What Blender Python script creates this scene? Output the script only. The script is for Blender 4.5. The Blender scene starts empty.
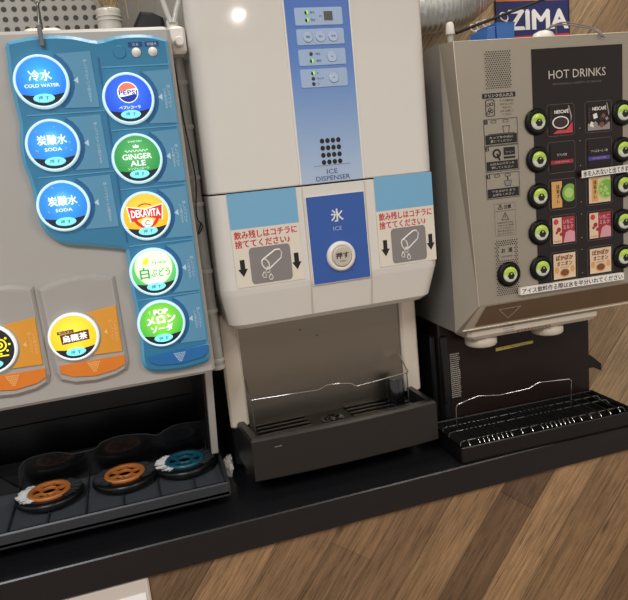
import bpy, bmesh, math, random
from mathutils import Vector, Matrix
random.seed(7)
R = math.radians
SC = bpy.context.scene
COL = SC.collection

# ------------------------------------------------------------------ camera
cam_d = bpy.data.cameras.new('camera')
cam = bpy.data.objects.new('camera', cam_d)
COL.objects.link(cam)
yaw, pitch, roll = R(16.5726), R(11.145), R(5.7771)
fw = Vector((math.sin(yaw)*math.cos(pitch), math.cos(yaw)*math.cos(pitch), -math.sin(pitch)))
rt = Vector((math.cos(yaw), -math.sin(yaw), 0))
dn = fw.cross(rt)
rt2 = rt*math.cos(roll) + dn*math.sin(roll)
dn2 = -rt*math.sin(roll) + dn*math.cos(roll)
m = Matrix((rt2, -dn2, -fw)).transposed().to_4x4()
m.translation = Vector((0, -0.80, 0.45))
cam.matrix_world = m
cam_d.sensor_width = 36
cam_d.lens = 36*646.82/628
cam_d.clip_start = 0.01
SC.camera = cam

# ------------------------------------------------------------------ world, lights, exposure
wd = bpy.data.worlds.new('world')
SC.world = wd
wd.use_nodes = True
bgn = wd.node_tree.nodes['Background']
bgn.inputs[0].default_value = (1.0, 0.975, 0.945, 1)
bgn.inputs[1].default_value = 0.66

def area(name, loc, target, size, power, color=(1, 0.9, 0.78), shape='DISK'):
    l = bpy.data.lights.new(name, 'AREA')
    l.shape = shape
    l.size = size
    l.energy = power
    l.color = color
    o = bpy.data.objects.new(name, l)
    COL.objects.link(o)
    o.location = loc
    d = Vector(target) - Vector(loc)
    o.rotation_euler = d.to_track_quat('-Z', 'Y').to_euler()
    return o
area('ceiling_downlight', (1.07, -3.9, 1.58), (1.07, -3.9, 0), 0.045, 4, (1, 0.93, 0.84))
area('ceiling_downlight', (0.15, 0.02, 1.58), (0.15, 0.02, 0), 0.25, 7, (1, 0.94, 0.86))
area('ceiling_downlight', (1.15, 0.12, 1.58), (1.15, 0.16, 0), 0.25, 4.5, (1, 0.88, 0.72))
area('ceiling_panel_light', (-0.7, -1.6, 1.58), (-0.7, -1.6, 0), 0.9, 40, (0.96, 0.97, 1.0), 'SQUARE')
area('ceiling_panel_light', (1.3, -1.9, 1.58), (1.3, -1.9, 0), 0.7, 24, (1, 0.90, 0.77), 'SQUARE')

vs = SC.view_settings
vs.view_transform = 'Standard'
vs.look = 'None'
vs.gamma = 1
vs.use_curve_mapping = False
vs.exposure = 0.0

# ------------------------------------------------------------------ materials
def lin(c):
    r = []
    for v in c[:3]:
        v /= 255
        r.append(v/12.92 if v <= 0.04045 else ((v+0.055)/1.055)**2.4)
    return (*r, 1)
MATS = {}
def mat(name, c, rough=0.5, metal=0.0, var=0.06, scale=40, bump=0.0, emit=None, es=0.0, coat=0.0, alpha=1.0, trans=0.0, stretch=(1, 1, 1), spec=0.5):
    if name in MATS:
        return MATS[name]
    mt = bpy.data.materials.new(name)
    mt.use_nodes = True
    nt = mt.node_tree
    N, L = nt.nodes, nt.links
    b = N['Principled BSDF']
    col = lin(c)
    tc = N.new('ShaderNodeTexCoord')
    mp = N.new('ShaderNodeMapping')
    mp.inputs['Scale'].default_value = stretch
    L.new(tc.outputs['Object'], mp.inputs[0])
    nz = N.new('ShaderNodeTexNoise')
    nz.inputs['Scale'].default_value = scale
    nz.inputs['Detail'].default_value = 4
    L.new(mp.outputs[0], nz.inputs['Vector'])
    mx = N.new('ShaderNodeMix')
    mx.data_type = 'RGBA'
    mx.inputs[6].default_value = tuple(v*(1-var) for v in col[:3]) + (1,)
    mx.inputs[7].default_value = tuple(min(1, v*(1+var)) for v in col[:3]) + (1,)
    L.new(nz.outputs[0], mx.inputs[0])
    L.new(mx.outputs[2], b.inputs['Base Color'])
    b.inputs['Roughness'].default_value = rough
    b.inputs['Metallic'].default_value = metal
    b.inputs['Coat Weight'].default_value = coat
    b.inputs['Coat Roughness'].default_value = 0.08
    b.inputs['Specular IOR Level'].default_value = spec
    b.inputs['Transmission Weight'].default_value = trans
    b.inputs['Alpha'].default_value = alpha
    if es:
        b.inputs['Emission Color'].default_value = lin(emit or c)
        b.inputs['Emission Strength'].default_value = es
    if bump:
        bp = N.new('ShaderNodeBump')
        bp.inputs['Strength'].default_value = bump
        bp.inputs['Distance'].default_value = 0.002
        L.new(nz.outputs[0], bp.inputs['Height'])
        L.new(bp.outputs[0], b.inputs['Normal'])
    MATS[name] = mt
    return mt

def wood(name, angle_deg, width, pal, plane='xz'):
    """Diagonal planks with grain, knots and a colour per plank."""
    mt = bpy.data.materials.new(name)
    mt.use_nodes = True
    nt = mt.node_tree
    N, L = nt.nodes, nt.links
    b = N['Principled BSDF']
    def math_(op, a, bb=None, c=None):
        n = N.new('ShaderNodeMath')
        n.operation = op
        for i, v in enumerate((a, bb, c)):
            if v is None:
                continue
            if isinstance(v, (int, float)):
                n.inputs[i].default_value = v
            else:
                L.new(v, n.inputs[i])
        return n.outputs[0]
    tc = N.new('ShaderNodeTexCoord')
    sp = N.new('ShaderNodeSeparateXYZ')
    L.new(tc.outputs['Object'], sp.inputs[0])
    x, z = sp.outputs[0], sp.outputs[2]
    if plane == 'xy':
        z = sp.outputs[1]
    ca, sa = math.cos(R(angle_deg)), math.sin(R(angle_deg))
    along = math_('ADD', math_('MULTIPLY', x, ca), math_('MULTIPLY', z, sa))
    across = math_('SUBTRACT', math_('MULTIPLY', x, sa), math_('MULTIPLY', z, ca))
    q = math_('DIVIDE', across, width)
    idx = math_('FLOOR', q)
    fr = math_('FRACT', q)
    wn = N.new('ShaderNodeTexWhiteNoise')
    wn.noise_dimensions = '1D'
    L.new(idx, wn.inputs['W'])
    off = math_('MULTIPLY', wn.outputs[0], 3.0)
    # end joints
    al2 = math_('DIVIDE', math_('ADD', along, off), 0.62)
    seg = math_('FLOOR', al2)
    sf = math_('FRACT', al2)
    wn2 = N.new('ShaderNodeTexWhiteNoise')
    wn2.noise_dimensions = '2D'
    cv = N.new('ShaderNodeCombineXYZ')
    L.new(idx, cv.inputs[0])
    L.new(seg, cv.inputs[1])
    L.new(cv.outputs[0], wn2.inputs['Vector'])
    rp = N.new('ShaderNodeValToRGB')
    els = rp.color_ramp.elements
    while len(els) < len(pal):
        els.new(0.5)
    for i, c in enumerate(pal):
        els[i].position = i/(len(pal)-1)
        els[i].color = lin(c)
    par = math_('MULTIPLY', math_('FRACT', math_('MULTIPLY', idx, 0.5)), 2.0)
    L.new(math_('ADD', math_('MULTIPLY', par, 0.36), math_('MULTIPLY', wn2.outputs[0], 0.64)), rp.inputs[0])
    # grain
    g = N.new('ShaderNodeCombineXYZ')
    L.new(math_('ADD', math_('MULTIPLY', along, 7.0), math_('MULTIPLY', off, 5.0)), g.inputs[0])
    L.new(math_('MULTIPLY', across, 170.0), g.inputs[1])
    L.new(idx, g.inputs[2])
    n1 = N.new('ShaderNodeTexNoise')
    n1.inputs['Scale'].default_value = 1.0
    n1.inputs['Detail'].default_value = 6
    n1.inputs['Roughness'].default_value = 0.65
    n1.inputs['Distortion'].default_value = 0.6
    L.new(g.outputs[0], n1.inputs['Vector'])
    gr = N.new('ShaderNodeMapRange')
    gr.inputs[1].default_value = 0.3
    gr.inputs[2].default_value = 0.72
    gr.inputs[3].default_value = 1.22
    gr.inputs[4].default_value = 0.50
    L.new(n1.outputs[0], gr.inputs[0])
    g2 = N.new('ShaderNodeCombineXYZ')
    L.new(math_('ADD', math_('MULTIPLY', along, 26.0), math_('MULTIPLY', off, 9.0)), g2.inputs[0])
    L.new(math_('MULTIPLY', across, 420.0), g2.inputs[1])
    n3 = N.new('ShaderNodeTexNoise')
    n3.inputs['Scale'].default_value = 1.0
    n3.inputs['Detail'].default_value = 3
    L.new(g2.outputs[0], n3.inputs['Vector'])
    st = N.new('ShaderNodeMapRange')
    st.inputs[1].default_value = 0.54
    st.inputs[2].default_value = 0.68
    st.inputs[3].default_value = 1.06
    st.inputs[4].default_value = 0.5
    L.new(n3.outputs[0], st.inputs[0])
    # broad blotches
    n2 = N.new('ShaderNodeTexNoise')
    n2.inputs['Scale'].default_value = 9.0
    n2.inputs['Detail'].default_value = 3
    L.new(tc.outputs['Object'], n2.inputs['Vector'])
    bl = N.new('ShaderNodeMapRange')
    bl.inputs[1].default_value = 0.3
    bl.inputs[2].default_value = 0.7
    bl.inputs[3].default_value = 0.86
    bl.inputs[4].default_value = 1.12
    L.new(n2.outputs[0], bl.inputs[0])
    # knots
    kv = N.new('ShaderNodeCombineXYZ')
    L.new(math_('MULTIPLY', along, 5.5), kv.inputs[0])
    L.new(math_('MULTIPLY', across, 13.0), kv.inputs[1])
    vo = N.new('ShaderNodeTexVoronoi')
    vo.inputs['Scale'].default_value = 1.0
    L.new(kv.outputs[0], vo.inputs['Vector'])
    kn = N.new('ShaderNodeMapRange')
    kn.inputs[1].default_value = 0.03
    kn.inputs[2].default_value = 0.11
    kn.inputs[3].default_value = 0.42
    kn.inputs[4].default_value = 1.0
    L.new(vo.outputs['Distance'], kn.inputs[0])
    # seams between planks
    e = math_('MINIMUM', fr, math_('SUBTRACT', 1.0, fr))
    se = N.new('ShaderNodeMapRange')
    se.inputs[1].default_value = 0.0
    se.inputs[2].default_value = 0.03
    se.inputs[3].default_value = 0.55
    se.inputs[4].default_value = 1.0
    L.new(e, se.inputs[0])
    e2 = N.new('ShaderNodeMapRange')
    e2.inputs[1].default_value = 0.0
    e2.inputs[2].default_value = 0.004
    e2.inputs[3].default_value = 0.6
    e2.inputs[4].default_value = 1.0
    L.new(sf, e2.inputs[0])
    f = math_('MULTIPLY', math_('MULTIPLY', gr.outputs[0], kn.outputs[0]), math_('MULTIPLY', se.outputs[0], e2.outputs[0]))
    f = math_('MULTIPLY', math_('MULTIPLY', f, bl.outputs[0]), st.outputs[0])
    vm = N.new('ShaderNodeVectorMath')
    vm.operation = 'SCALE'
    L.new(rp.outputs[0], vm.inputs[0])
    L.new(f, vm.inputs['Scale'])
    L.new(vm.outputs[0], b.inputs['Base Color'])
    b.inputs['Roughness'].default_value = 0.5
    bp = N.new('ShaderNodeBump')
    bp.inputs['Strength'].default_value = 0.25
    bp.inputs['Distance'].default_value = 0.002
    L.new(f, bp.inputs['Height'])
    L.new(bp.outputs[0], b.inputs['Normal'])
    MATS[name] = mt
    return mt

def ramp_mat(name, kind, stops, lo, hi, rough=0.35, es=0.0, dots=None):
    """Colour gradient for print, backlight glow and highlights painted in: kind 'z' along the object's height, 'r' around its origin."""
    mt = bpy.data.materials.new(name)
    mt.use_nodes = True
    nt = mt.node_tree
    N, L = nt.nodes, nt.links
    b = N['Principled BSDF']
    tc = N.new('ShaderNodeTexCoord')
    mr = N.new('ShaderNodeMapRange')
    mr.inputs[1].default_value = lo
    mr.inputs[2].default_value = hi
    if kind == 'z':
        sp = N.new('ShaderNodeSeparateXYZ')
        L.new(tc.outputs['Object'], sp.inputs[0])
        L.new(sp.outputs[2], mr.inputs[0])
    else:
        ln = N.new('ShaderNodeVectorMath')
        ln.operation = 'LENGTH'
        ad = N.new('ShaderNodeVectorMath')
        ad.operation = 'SUBTRACT'
        ad.inputs[1].default_value = (0, 0, 0.006)
        L.new(tc.outputs['Object'], ad.inputs[0])
        L.new(ad.outputs[0], ln.inputs[0])
        L.new(ln.outputs['Value'], mr.inputs[0])
    rp = N.new('ShaderNodeValToRGB')
    els = rp.color_ramp.elements
    while len(els) < len(stops):
        els.new(0.5)
    for i, (p, c) in enumerate(stops):
        els[i].position = p
        els[i].color = lin(c)
    L.new(mr.outputs[0], rp.inputs[0])
    L.new(rp.outputs[0], b.inputs['Base Color'])
    b.inputs['Roughness'].default_value = rough
    if es:
        L.new(rp.outputs[0], b.inputs['Emission Color'])
        b.inputs['Emission Strength'].default_value = es
    MATS[name] = mt
    return mt

M = {}
M['body'] = mat('ivory_plastic', (170, 166, 160), 0.45, var=0.02)
M['ice'] = mat('glossy_ivory', (216, 212, 204), 0.06, var=0.015)
M['icelow'] = mat('column_ivory', (204, 192, 176), 0.4, var=0.02)
M['blue'] = mat('teal_blue_plastic', (42, 122, 162), 0.32, var=0.04, coat=0.4)
M['blue_edge'] = mat('pale_teal_plastic', (84, 160, 196), 0.3, var=0.03, coat=0.4)
M['blue_plate'] = mat('frosted_blue_plate', (88, 148, 182), 0.3, var=0.05, coat=0.3)
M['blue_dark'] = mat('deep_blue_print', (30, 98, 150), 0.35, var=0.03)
M['blue_bar'] = mat('bright_blue_plate', (32, 108, 172), 0.3, var=0.03, coat=0.3)
M['pale'] = mat('pale_print', (186, 214, 230), 0.5, var=0.02)
M['navy'] = mat('navy_print', (24, 58, 120), 0.45, var=0.03)
M['black'] = mat('black_plastic', (14, 15, 17), 0.32, var=0.1)
M['blackgloss'] = mat('black_gloss', (9, 10, 12), 0.24, var=0.1, coat=0.5)
M['blackmat'] = mat('black_print', (16, 14, 14), 0.6, var=0.05)
M['tray'] = mat('charcoal_plastic', (46, 49, 54), 0.38, var=0.06, bump=0.05, scale=400)
M['trayfloor'] = mat('grey_tray_floor', (72, 76, 82), 0.35, var=0.05)
M['icetray'] = mat('dark_grey_plastic', (34, 32, 31), 0.35, var=0.05, bump=0.04, scale=500)
M['counter'] = mat('black_stained_wood', (25, 25, 28), 0.33, var=0.25, scale=30, bump=0.15, stretch=(0.2, 3, 3))
M['chrome'] = mat('chrome', (205, 205, 205), 0.12, 1.0, var=0.02)
M['steel'] = mat('brushed_steel', (142, 133, 121), 0.38, 1.0, var=0.06, scale=60, stretch=(0.3, 1, 12), bump=0.02)
M['hotface'] = mat('champagne_metal_paint', (158, 149, 134), 0.38, 0.35, var=0.03, scale=200)
M['hotside'] = mat('grey_metal_paint', (138, 136, 132), 0.4, 0.25, var=0.03)
M['hotrim'] = mat('silver_rim', (206, 194, 176), 0.34, 0.3, var=0.02)
M['hotlip'] = mat('brown_lip', (122, 100, 78), 0.38, 0.2, var=0.04)
M['dark'] = mat('dark_brown_panel', (32, 22, 19), 0.3, var=0.08, spec=0.3)
M['cream'] = mat('cream_plastic', (196, 184, 168), 0.45, var=0.03)
M['white'] = mat('white_plastic', (226, 222, 214), 0.35, var=0.02)
M['paper'] = mat('white_paper', (232, 228, 220), 0.7, var=0.02)
M['noticepaper'] = mat('notice_paper', (222, 214, 198), 0.45, var=0.02)
M['skyblue'] = mat('sky_blue_print', (116, 172, 206), 0.4, var=0.02)
M['redtext'] = mat('red_print', (196, 58, 66), 0.5, var=0.02)
M['greyprint'] = mat('grey_print', (132, 126, 124), 0.5, var=0.03)
M['orange'] = mat('orange_plate', (226, 154, 44), 0.35, var=0.05, coat=0.3)
M['orangebar'] = mat('deep_orange_plate', (226, 128, 40), 0.35, var=0.04, coat=0.3)
M['orangelight'] = mat('pale_orange_print', (246, 196, 120), 0.5, var=0.02)
M['iceblue'] = mat('royal_blue_panel', (38, 84, 164), 0.3, var=0.03, coat=0.3)
M['ctrl'] = mat('pale_blue_key_panel', (158, 182, 214), 0.35, var=0.02)
M['key'] = mat('key_button', (176, 196, 222), 0.3, var=0.02, coat=0.3)
M['ledgreen'] = mat('green_lamp', (130, 205, 50), 0.3, es=0.9)
M['ledoff'] = mat('dark_lamp', (36, 42, 58), 0.2, coat=0.5)
M['lcd'] = mat('grey_display', (86, 88, 84), 0.2, coat=0.5)
M['ring'] = mat('lit_ring', (196, 228, 238), 0.25, es=0.5)
M['ringwhite'] = mat('lit_white_ring', (226, 234, 234), 0.25, es=0.45)
M['tab'] = mat('lit_cyan_tab', (124, 226, 234), 0.3, es=0.7)
M['tabtext'] = mat('tab_text', (20, 70, 90), 0.4)
M['lens'] = mat('navy_lens', (8, 18, 40), 0.2, coat=0.5)
M['glowwhite'] = mat('lit_white', (245, 250, 250), 0.4, es=0.6)
M['blue_disc'] = ramp_mat('lit_blue_label', 'r', [(0, (120, 220, 255)), (0.4, (44, 156, 240)), (1, (28, 112, 216))], 0, 0.027, es=0.62)  # lighter centres of the lit labels paint the backlight glow into the colour
M['soda_disc'] = ramp_mat('lit_soda_label', 'r', [(0, (130, 214, 252)), (0.45, (52, 150, 228)), (1, (40, 122, 206))], 0, 0.027, es=0.58)
M['royal_disc'] = ramp_mat('lit_royal_label', 'r', [(0, (60, 124, 240)), (1, (28, 76, 208))], 0, 0.027, es=0.58)
M['green_disc'] = ramp_mat('lit_green_label', 'r', [(0, (90, 176, 104)), (1, (38, 136, 66))], 0, 0.027, es=0.6)
M['amber_disc'] = ramp_mat('lit_amber_label', 'r', [(0, (252, 214, 90)), (1, (246, 172, 26))], 0, 0.027, es=0.58)
M['grape_disc'] = ramp_mat('lit_grape_label', 'r', [(0, (244, 252, 226)), (0.75, (224, 246, 206)), (0.80, (96, 190, 104)), (1, (70, 176, 96))], 0, 0.029, es=0.6)
M['melon_disc'] = ramp_mat('lit_melon_label', 'r', [(0, (174, 226, 92)), (0.6, (112, 200, 62)), (1, (70, 178, 66))], 0, 0.027, es=0.58)
M['yellow_disc'] = ramp_mat('lit_yellow_label', 'r', [(0, (244, 220, 72)), (1, (220, 184, 30))], 0, 0.027, es=0.7)
M['black_disc'] = mat('black_label', (30, 30, 30), 0.3, coat=0.3)
M['lityellow'] = mat('lit_yellow_print', (236, 222, 40), 0.4, es=0.7)
M['litgreen'] = mat('lit_green_print', (60, 160, 84), 0.4, es=0.6)
M['litred'] = mat('lit_red_print', (196, 44, 40), 0.4, es=0.6)
M['litcoral'] = mat('lit_coral_print', (240, 112, 92), 0.4, es=0.7)
M['litnavy'] = mat('lit_navy_print', (24, 44, 150), 0.4, es=0.5)
M['brownprint'] = mat('brown_print', (104, 52, 24), 0.4, es=0.15)
M['capgreen'] = ramp_mat('lit_green_cap', 'z', [(0, (186, 188, 176)), (0.36, (196, 200, 176)), (0.62, (148, 172, 62)), (1, (170, 192, 72))], -0.010, 0.010, rough=0.2, es=0.22)  # silver to green cap, with a highlight painted into the lighter top
M['redprint'] = mat('red_card', (158, 34, 44), 0.4)
M['pinkprint'] = mat('pink_card', (212, 150, 160), 0.4)
M['creamprint'] = mat('cream_card', (224, 196, 164), 0.4)
M['tanprint'] = mat('tan_card', (214, 162, 92), 0.4)
M['matcha'] = mat('matcha_green', (122, 170, 66), 0.4)
M['matchalight'] = mat('matcha_pale_green', (170, 204, 110), 0.4)
M['coffee'] = mat('coffee_brown', (52, 26, 16), 0.3)
M['soup'] = mat('soup_brown', (122, 70, 44), 0.4)
M['icecube'] = mat('ice_cube_grey', (150, 140, 138), 0.3)
M['indigo'] = mat('indigo_bar', (62, 62, 150), 0.4)
M['silverprint'] = mat('silver_print', (196, 186, 174), 0.4, var=0.02)
M['dimprint'] = mat('dim_print', (108, 96, 90), 0.5)
M['yellowtag'] = mat('yellow_tag', (206, 186, 92), 0.5)
M['greytube'] = mat('clear_grey_tube', (182, 182, 176), 0.2, var=0.2, scale=60, alpha=0.75, coat=0.4)
M['clear'] = mat('milky_clear_tube', (206, 206, 200), 0.25, alpha=0.7, coat=0.3)
M['sidegrey'] = mat('grey_side_sheet', (138, 134, 126), 0.4, 0.3, var=0.05)
M['foil'] = mat('duct_foil', (214, 214, 210), 0.3, 0.8, var=0.15, scale=70, bump=0.9)
M['perf'] = mat('grey_sheet_metal', (150, 147, 140), 0.5, 0.15, var=0.03)
M['hole'] = mat('hole_shadow', (62, 60, 58), 0.8)
M['wallgrey'] = mat('grey_plaster', (134, 130, 122), 0.8, var=0.06, scale=12, bump=0.1)
M['ceramic'] = mat('white_ceramic', (206, 202, 190), 0.3, coat=0.4)
M['straw'] = mat('dried_straw', (168, 146, 108), 0.8, var=0.2)
M['leather'] = mat('black_leatherette', (30, 30, 30), 0.4, var=0.2, bump=0.2)
M['bluebox'] = mat('blue_bin_plastic', (52, 104, 176), 0.4, var=0.06)
M['zimanavy'] = mat('poster_navy', (28, 36, 100), 0.45, var=0.03)
M['zimawhite'] = mat('poster_white', (240, 240, 240), 0.5)
M['zimared'] = mat('poster_red', (206, 52, 56), 0.5)
M['zimaorange'] = mat('poster_orange', (206, 120, 48), 0.5, var=0.4, scale=120)
M['tanring'] = mat('tan_rubber', (186, 112, 52), 0.45, var=0.06)
M['tealring'] = mat('teal_rubber', (22, 84, 100), 0.4, var=0.06)
M['bristle'] = mat('white_bristle', (222, 224, 224), 0.6)
M['darkbristle'] = mat('charcoal_bristle', (44, 46, 48), 0.6)
M['cable'] = mat('grey_cable', (120, 112, 108), 0.4)
M['strap'] = mat('grey_steel_strap', (120, 120, 116), 0.3, 0.9)
M['doorpale'] = mat('pale_laminate', (206, 196, 186), 0.5, var=0.02)
M['whitesheet'] = mat('white_sheet', (252, 252, 250), 0.6, var=0.01)
M['silverring'] = mat('bright_silver', (214, 212, 206), 0.3, 0.3)
M['buttonblack'] = mat('black_button', (8, 8, 8), 0.42, spec=0.25)
M['darksteel'] = mat('dark_steel', (74, 72, 70), 0.3, 0.9)
M['tissue'] = mat('white_tissue', (220, 214, 204), 0.8, bump=0.4, scale=120)
PAL = [(104, 80, 59), (126, 98, 71), (148, 116, 83), (172, 137, 99)]
M['wood'] = wood('diagonal_wood_planks', 52, 0.072, PAL)
M['woodwall'] = wood('diagonal_wall_planks', 51, 0.105, [(134, 108, 78), (150, 122, 90), (186, 160, 124), (200, 176, 140)])
M['floorwood'] = wood('floor_planks', 0, 0.12, PAL, 'xy')
M['ceil'] = mat('ceiling_white', (190, 182, 170), 0.9, var=0.02)

# ------------------------------------------------------------------ mesh builder
_TX = {}
def text_mesh(s, spacing):
    k = (s, spacing)
    if k in _TX:
        return _TX[k]
    c = bpy.data.curves.new('lettering', 'FONT')
    c.body = s
    c.resolution_u = 2
    c.align_x = 'CENTER'
    c.space_line = spacing
    o = bpy.data.objects.new('lettering', c)
    COL.objects.link(o)
    bpy.context.view_layer.update()
    dg = bpy.context.evaluated_depsgraph_get()
    me = bpy.data.meshes.new_from_object(o.evaluated_get(dg))
    vs_ = [v.co.copy() for v in me.vertices]
    fs_ = [tuple(p.vertices) for p in me.polygons]
    bpy.data.objects.remove(o)
    bpy.data.curves.remove(c)
    bpy.data.meshes.remove(me)
    _TX[k] = (vs_, fs_)
    return _TX[k]

class MB:
    """Collects shapes of one part. Coordinates are x right, y back, z up, in the frame of its thing."""
    def __init__(s):
        s.v, s.f, s.m, s.sm, s.mats = [], [], [], [], []
    def mi(s, m):
        if isinstance(m, str):
            m = M[m]
        if m not in s.mats:
            s.mats.append(m)
        return s.mats.index(m)
    def add(s, vs_, fs_, m, smooth=False):
        b = len(s.v)
        s.v += [Vector(q) for q in vs_]
        i = s.mi(m)
        for f in fs_:
            s.f.append([b+k for k in f])
            s.m.append(i)
            s.sm.append(smooth)
        return s
    def loft(s, rings, m, caps=True, smooth=False, close=False):
        n = len(rings[0])
        vs_ = [p for r in rings for p in r]
        fs_ = []
        nr = len(rings)
        for i in range(nr if close else nr-1):
            a, c = i*n, ((i+1) % nr)*n
            for k in range(n):
                fs_.append((a+k, a+(k+1) % n, c+(k+1) % n, c+k))
        s.add(vs_, fs_, m, smooth)
        if caps and not close:
            s.add(rings[0], [tuple(range(n))[::-1]], m)
            s.add(rings[-1], [tuple(range(n))], m)
        return s
    def box(s, x0, x1, y0, y1, z0, z1, m, bev=0.0):
        if bev:
            b = min(bev, (x1-x0)/2.2, (y1-y0)/2.2, (z1-z0)/2.2)
            def ring(z, d):
                X0, X1, Y0, Y1 = x0+d, x1-d, y0+d, y1-d
                return [(X0+b, Y0, z), (X1-b, Y0, z), (X1, Y0+b, z), (X1, Y1-b, z), (X1-b, Y1, z), (X0+b, Y1, z), (X0, Y1-b, z), (X0, Y0+b, z)]
            return s.loft([ring(z0, b*0.8), ring(z0+b, 0), ring(z1-b, 0), ring(z1, b*0.8)], m)
        p = [(x0, y0), (x1, y0), (x1, y1), (x0, y1)]
        return s.loft([[(x, y, z0) for x, y in p], [(x, y, z1) for x, y in p]], m)
    def prism(s, poly, y0, y1, m, bev=0.0, edge=None):
        """poly in (x,z); from y0 (front) back to y1; bev pulls the front outline in."""
        if bev:
            n = len(poly)
            ins = []
            ar = sum(poly[i][0]*poly[(i+1) % n][1]-poly[(i+1) % n][0]*poly[i][1] for i in range(n))
            sg = 1 if ar > 0 else -1
            for i in range(n):
                p0, p1, p2 = Vector(poly[i-1]), Vector(poly[i]), Vector(poly[(i+1) % n])
                d1 = (p1-p0).normalized() if (p1-p0).length > 1e-9 else Vector((1, 0))
                d2 = (p2-p1).normalized() if (p2-p1).length > 1e-9 else d1
                nrm = Vector((-d1.y-d2.y, d1.x+d2.x))*sg
                nrm = nrm.normalized() if nrm.length > 1e-9 else Vector((0, 0))
                ins.append(p1+nrm*bev)
            s.add([(x, y0, z) for x, z in ins], [tuple(range(n))], m)
            s.loft([[(x, y0, z) for x, z in ins], [(x, y0+bev, z) for x, z in poly]], edge or m, caps=False)
            s.loft([[(x, y0+bev, z) for x, z in poly], [(x, y1, z) for x, z in poly]], edge or m, caps=False)
            return s
        return s.loft([[(x, y0, z) for x, z in poly], [(x, y1, z) for x, z in poly]], m)
    def flat(s, poly, y, m):
        return s.add([(x, y, z) for x, z in poly], [tuple(range(len(poly)))], m)
    def disc(s, x, z, r, y, m, n=40, rz=None):
        rz = rz or r
        return s.flat([(x+r*math.cos(2*math.pi*k/n), z+rz*math.sin(2*math.pi*k/n)) for k in range(n)], y, m)
    def lathe(s, prof, c, m, axis='z', n=32, smooth=True):
        """prof: (radius, height along axis); axis 'z' up or 'y' towards -y."""
        rings = []
        for r, h in prof:
            g = []
            for k in range(n):
                a = 2*math.pi*k/n
                if axis == 'z':
                    g.append((c[0]+r*math.cos(a), c[1]+r*math.sin(a), c[2]+h))
                elif axis == 'y':
                    g.append((c[0]+r*math.cos(a), c[1]-h, c[2]+r*math.sin(a)))
                else:
                    g.append((c[0]+h, c[1]+r*math.cos(a), c[2]+r*math.sin(a)))
            rings.append(g)
        return s.loft(rings, m, smooth=smooth)
    def tube(s, pts, r, m, n=8, closed=False, smooth=True):
        P = [Vector(p) for p in pts]
        rr = r if isinstance(r, (list, tuple)) else [r]*len(P)
        rings = []
        up = Vector((0.123, 0.31, 0.94)).normalized()
        for i, p in enumerate(P):
            if closed:
                d = P[(i+1) % len(P)]-P[i-1]
            else:
                d = P[min(i+1, len(P)-1)]-P[max(i-1, 0)]
            d.normalize()
            a = d.cross(up)
            if a.length < 0.05:
                a = d.cross(Vector((1, 0, 0)))
            a.normalize()
            b = a.cross(d)
            rings.append([p+(a*math.cos(2*math.pi*k/n)+b*math.sin(2*math.pi*k/n))*rr[i] for k in range(n)])
        return s.loft(rings, m, smooth=smooth, close=closed)
    def text(s, t, x, z, y, m, w=None, h=None, bold=0.0, rot=0.0, spacing=1.0, fmap=None):
        vs_, fs_ = text_mesh(t, spacing)
        if not vs_:
            return s
        xs = [v.x for v in vs_]
        ys = [v.y for v in vs_]
        W, H = max(xs)-min(xs), max(ys)-min(ys)
        cx, cy = (max(xs)+min(xs))/2, (max(ys)+min(ys))/2
        sx = sy = None
        if w:
            sx = w/W
        if h:
            sy = h/H
        sx = sx or sy
        sy = sy or sx
        ca, sa = math.cos(rot), math.sin(rot)
        # heavier strokes are printed as slightly shifted repeats of the lettering
        shifts = [(0, 0)] if not bold else [(-1, -0.5), (1, -0.5), (0, 0.8), (0, -0.2)]
        for k, (du, dv) in enumerate(shifts):
            out = []
            for v in vs_:
                a, b = (v.x-cx+du*bold)*sx, (v.y-cy+dv*bold)*sy
                out.append((x+a*ca-b*sa, y-k*0.00001, z+a*sa+b*ca))
            if fmap:
                out = [fmap(*q) for q in out]
            s.add(out, fs_, m)
        return s
    def build(s, name, parent=None, origin=(0, 0, 0), label=None, loc=None, rotz=0):
        me = bpy.data.meshes.new(name)
        o_ = Vector(origin)
        me.from_pydata([v-o_ for v in s.v], [], s.f)
        for m_ in s.mats:
            me.materials.append(m_)
        me.polygons.foreach_set('material_index', s.m)
        me.polygons.foreach_set('use_smooth', s.sm)
        bm = bmesh.new()
        bm.from_mesh(me)
        bm.normal_update()
        bm.to_mesh(me)
        bm.free()
        me.update()
        o = bpy.data.objects.new(name, me)
        COL.objects.link(o)
        o.location = Vector(loc) if loc else o_
        o.rotation_euler.z = rotz
        if parent:
            o.parent = parent
            if parent.type == 'MESH':
                o.location = o_ - Vector(parent.get('_o', (0, 0, 0)))
        o['_o'] = tuple(o_)
        if label:
            o['label'] = label
        return o

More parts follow.
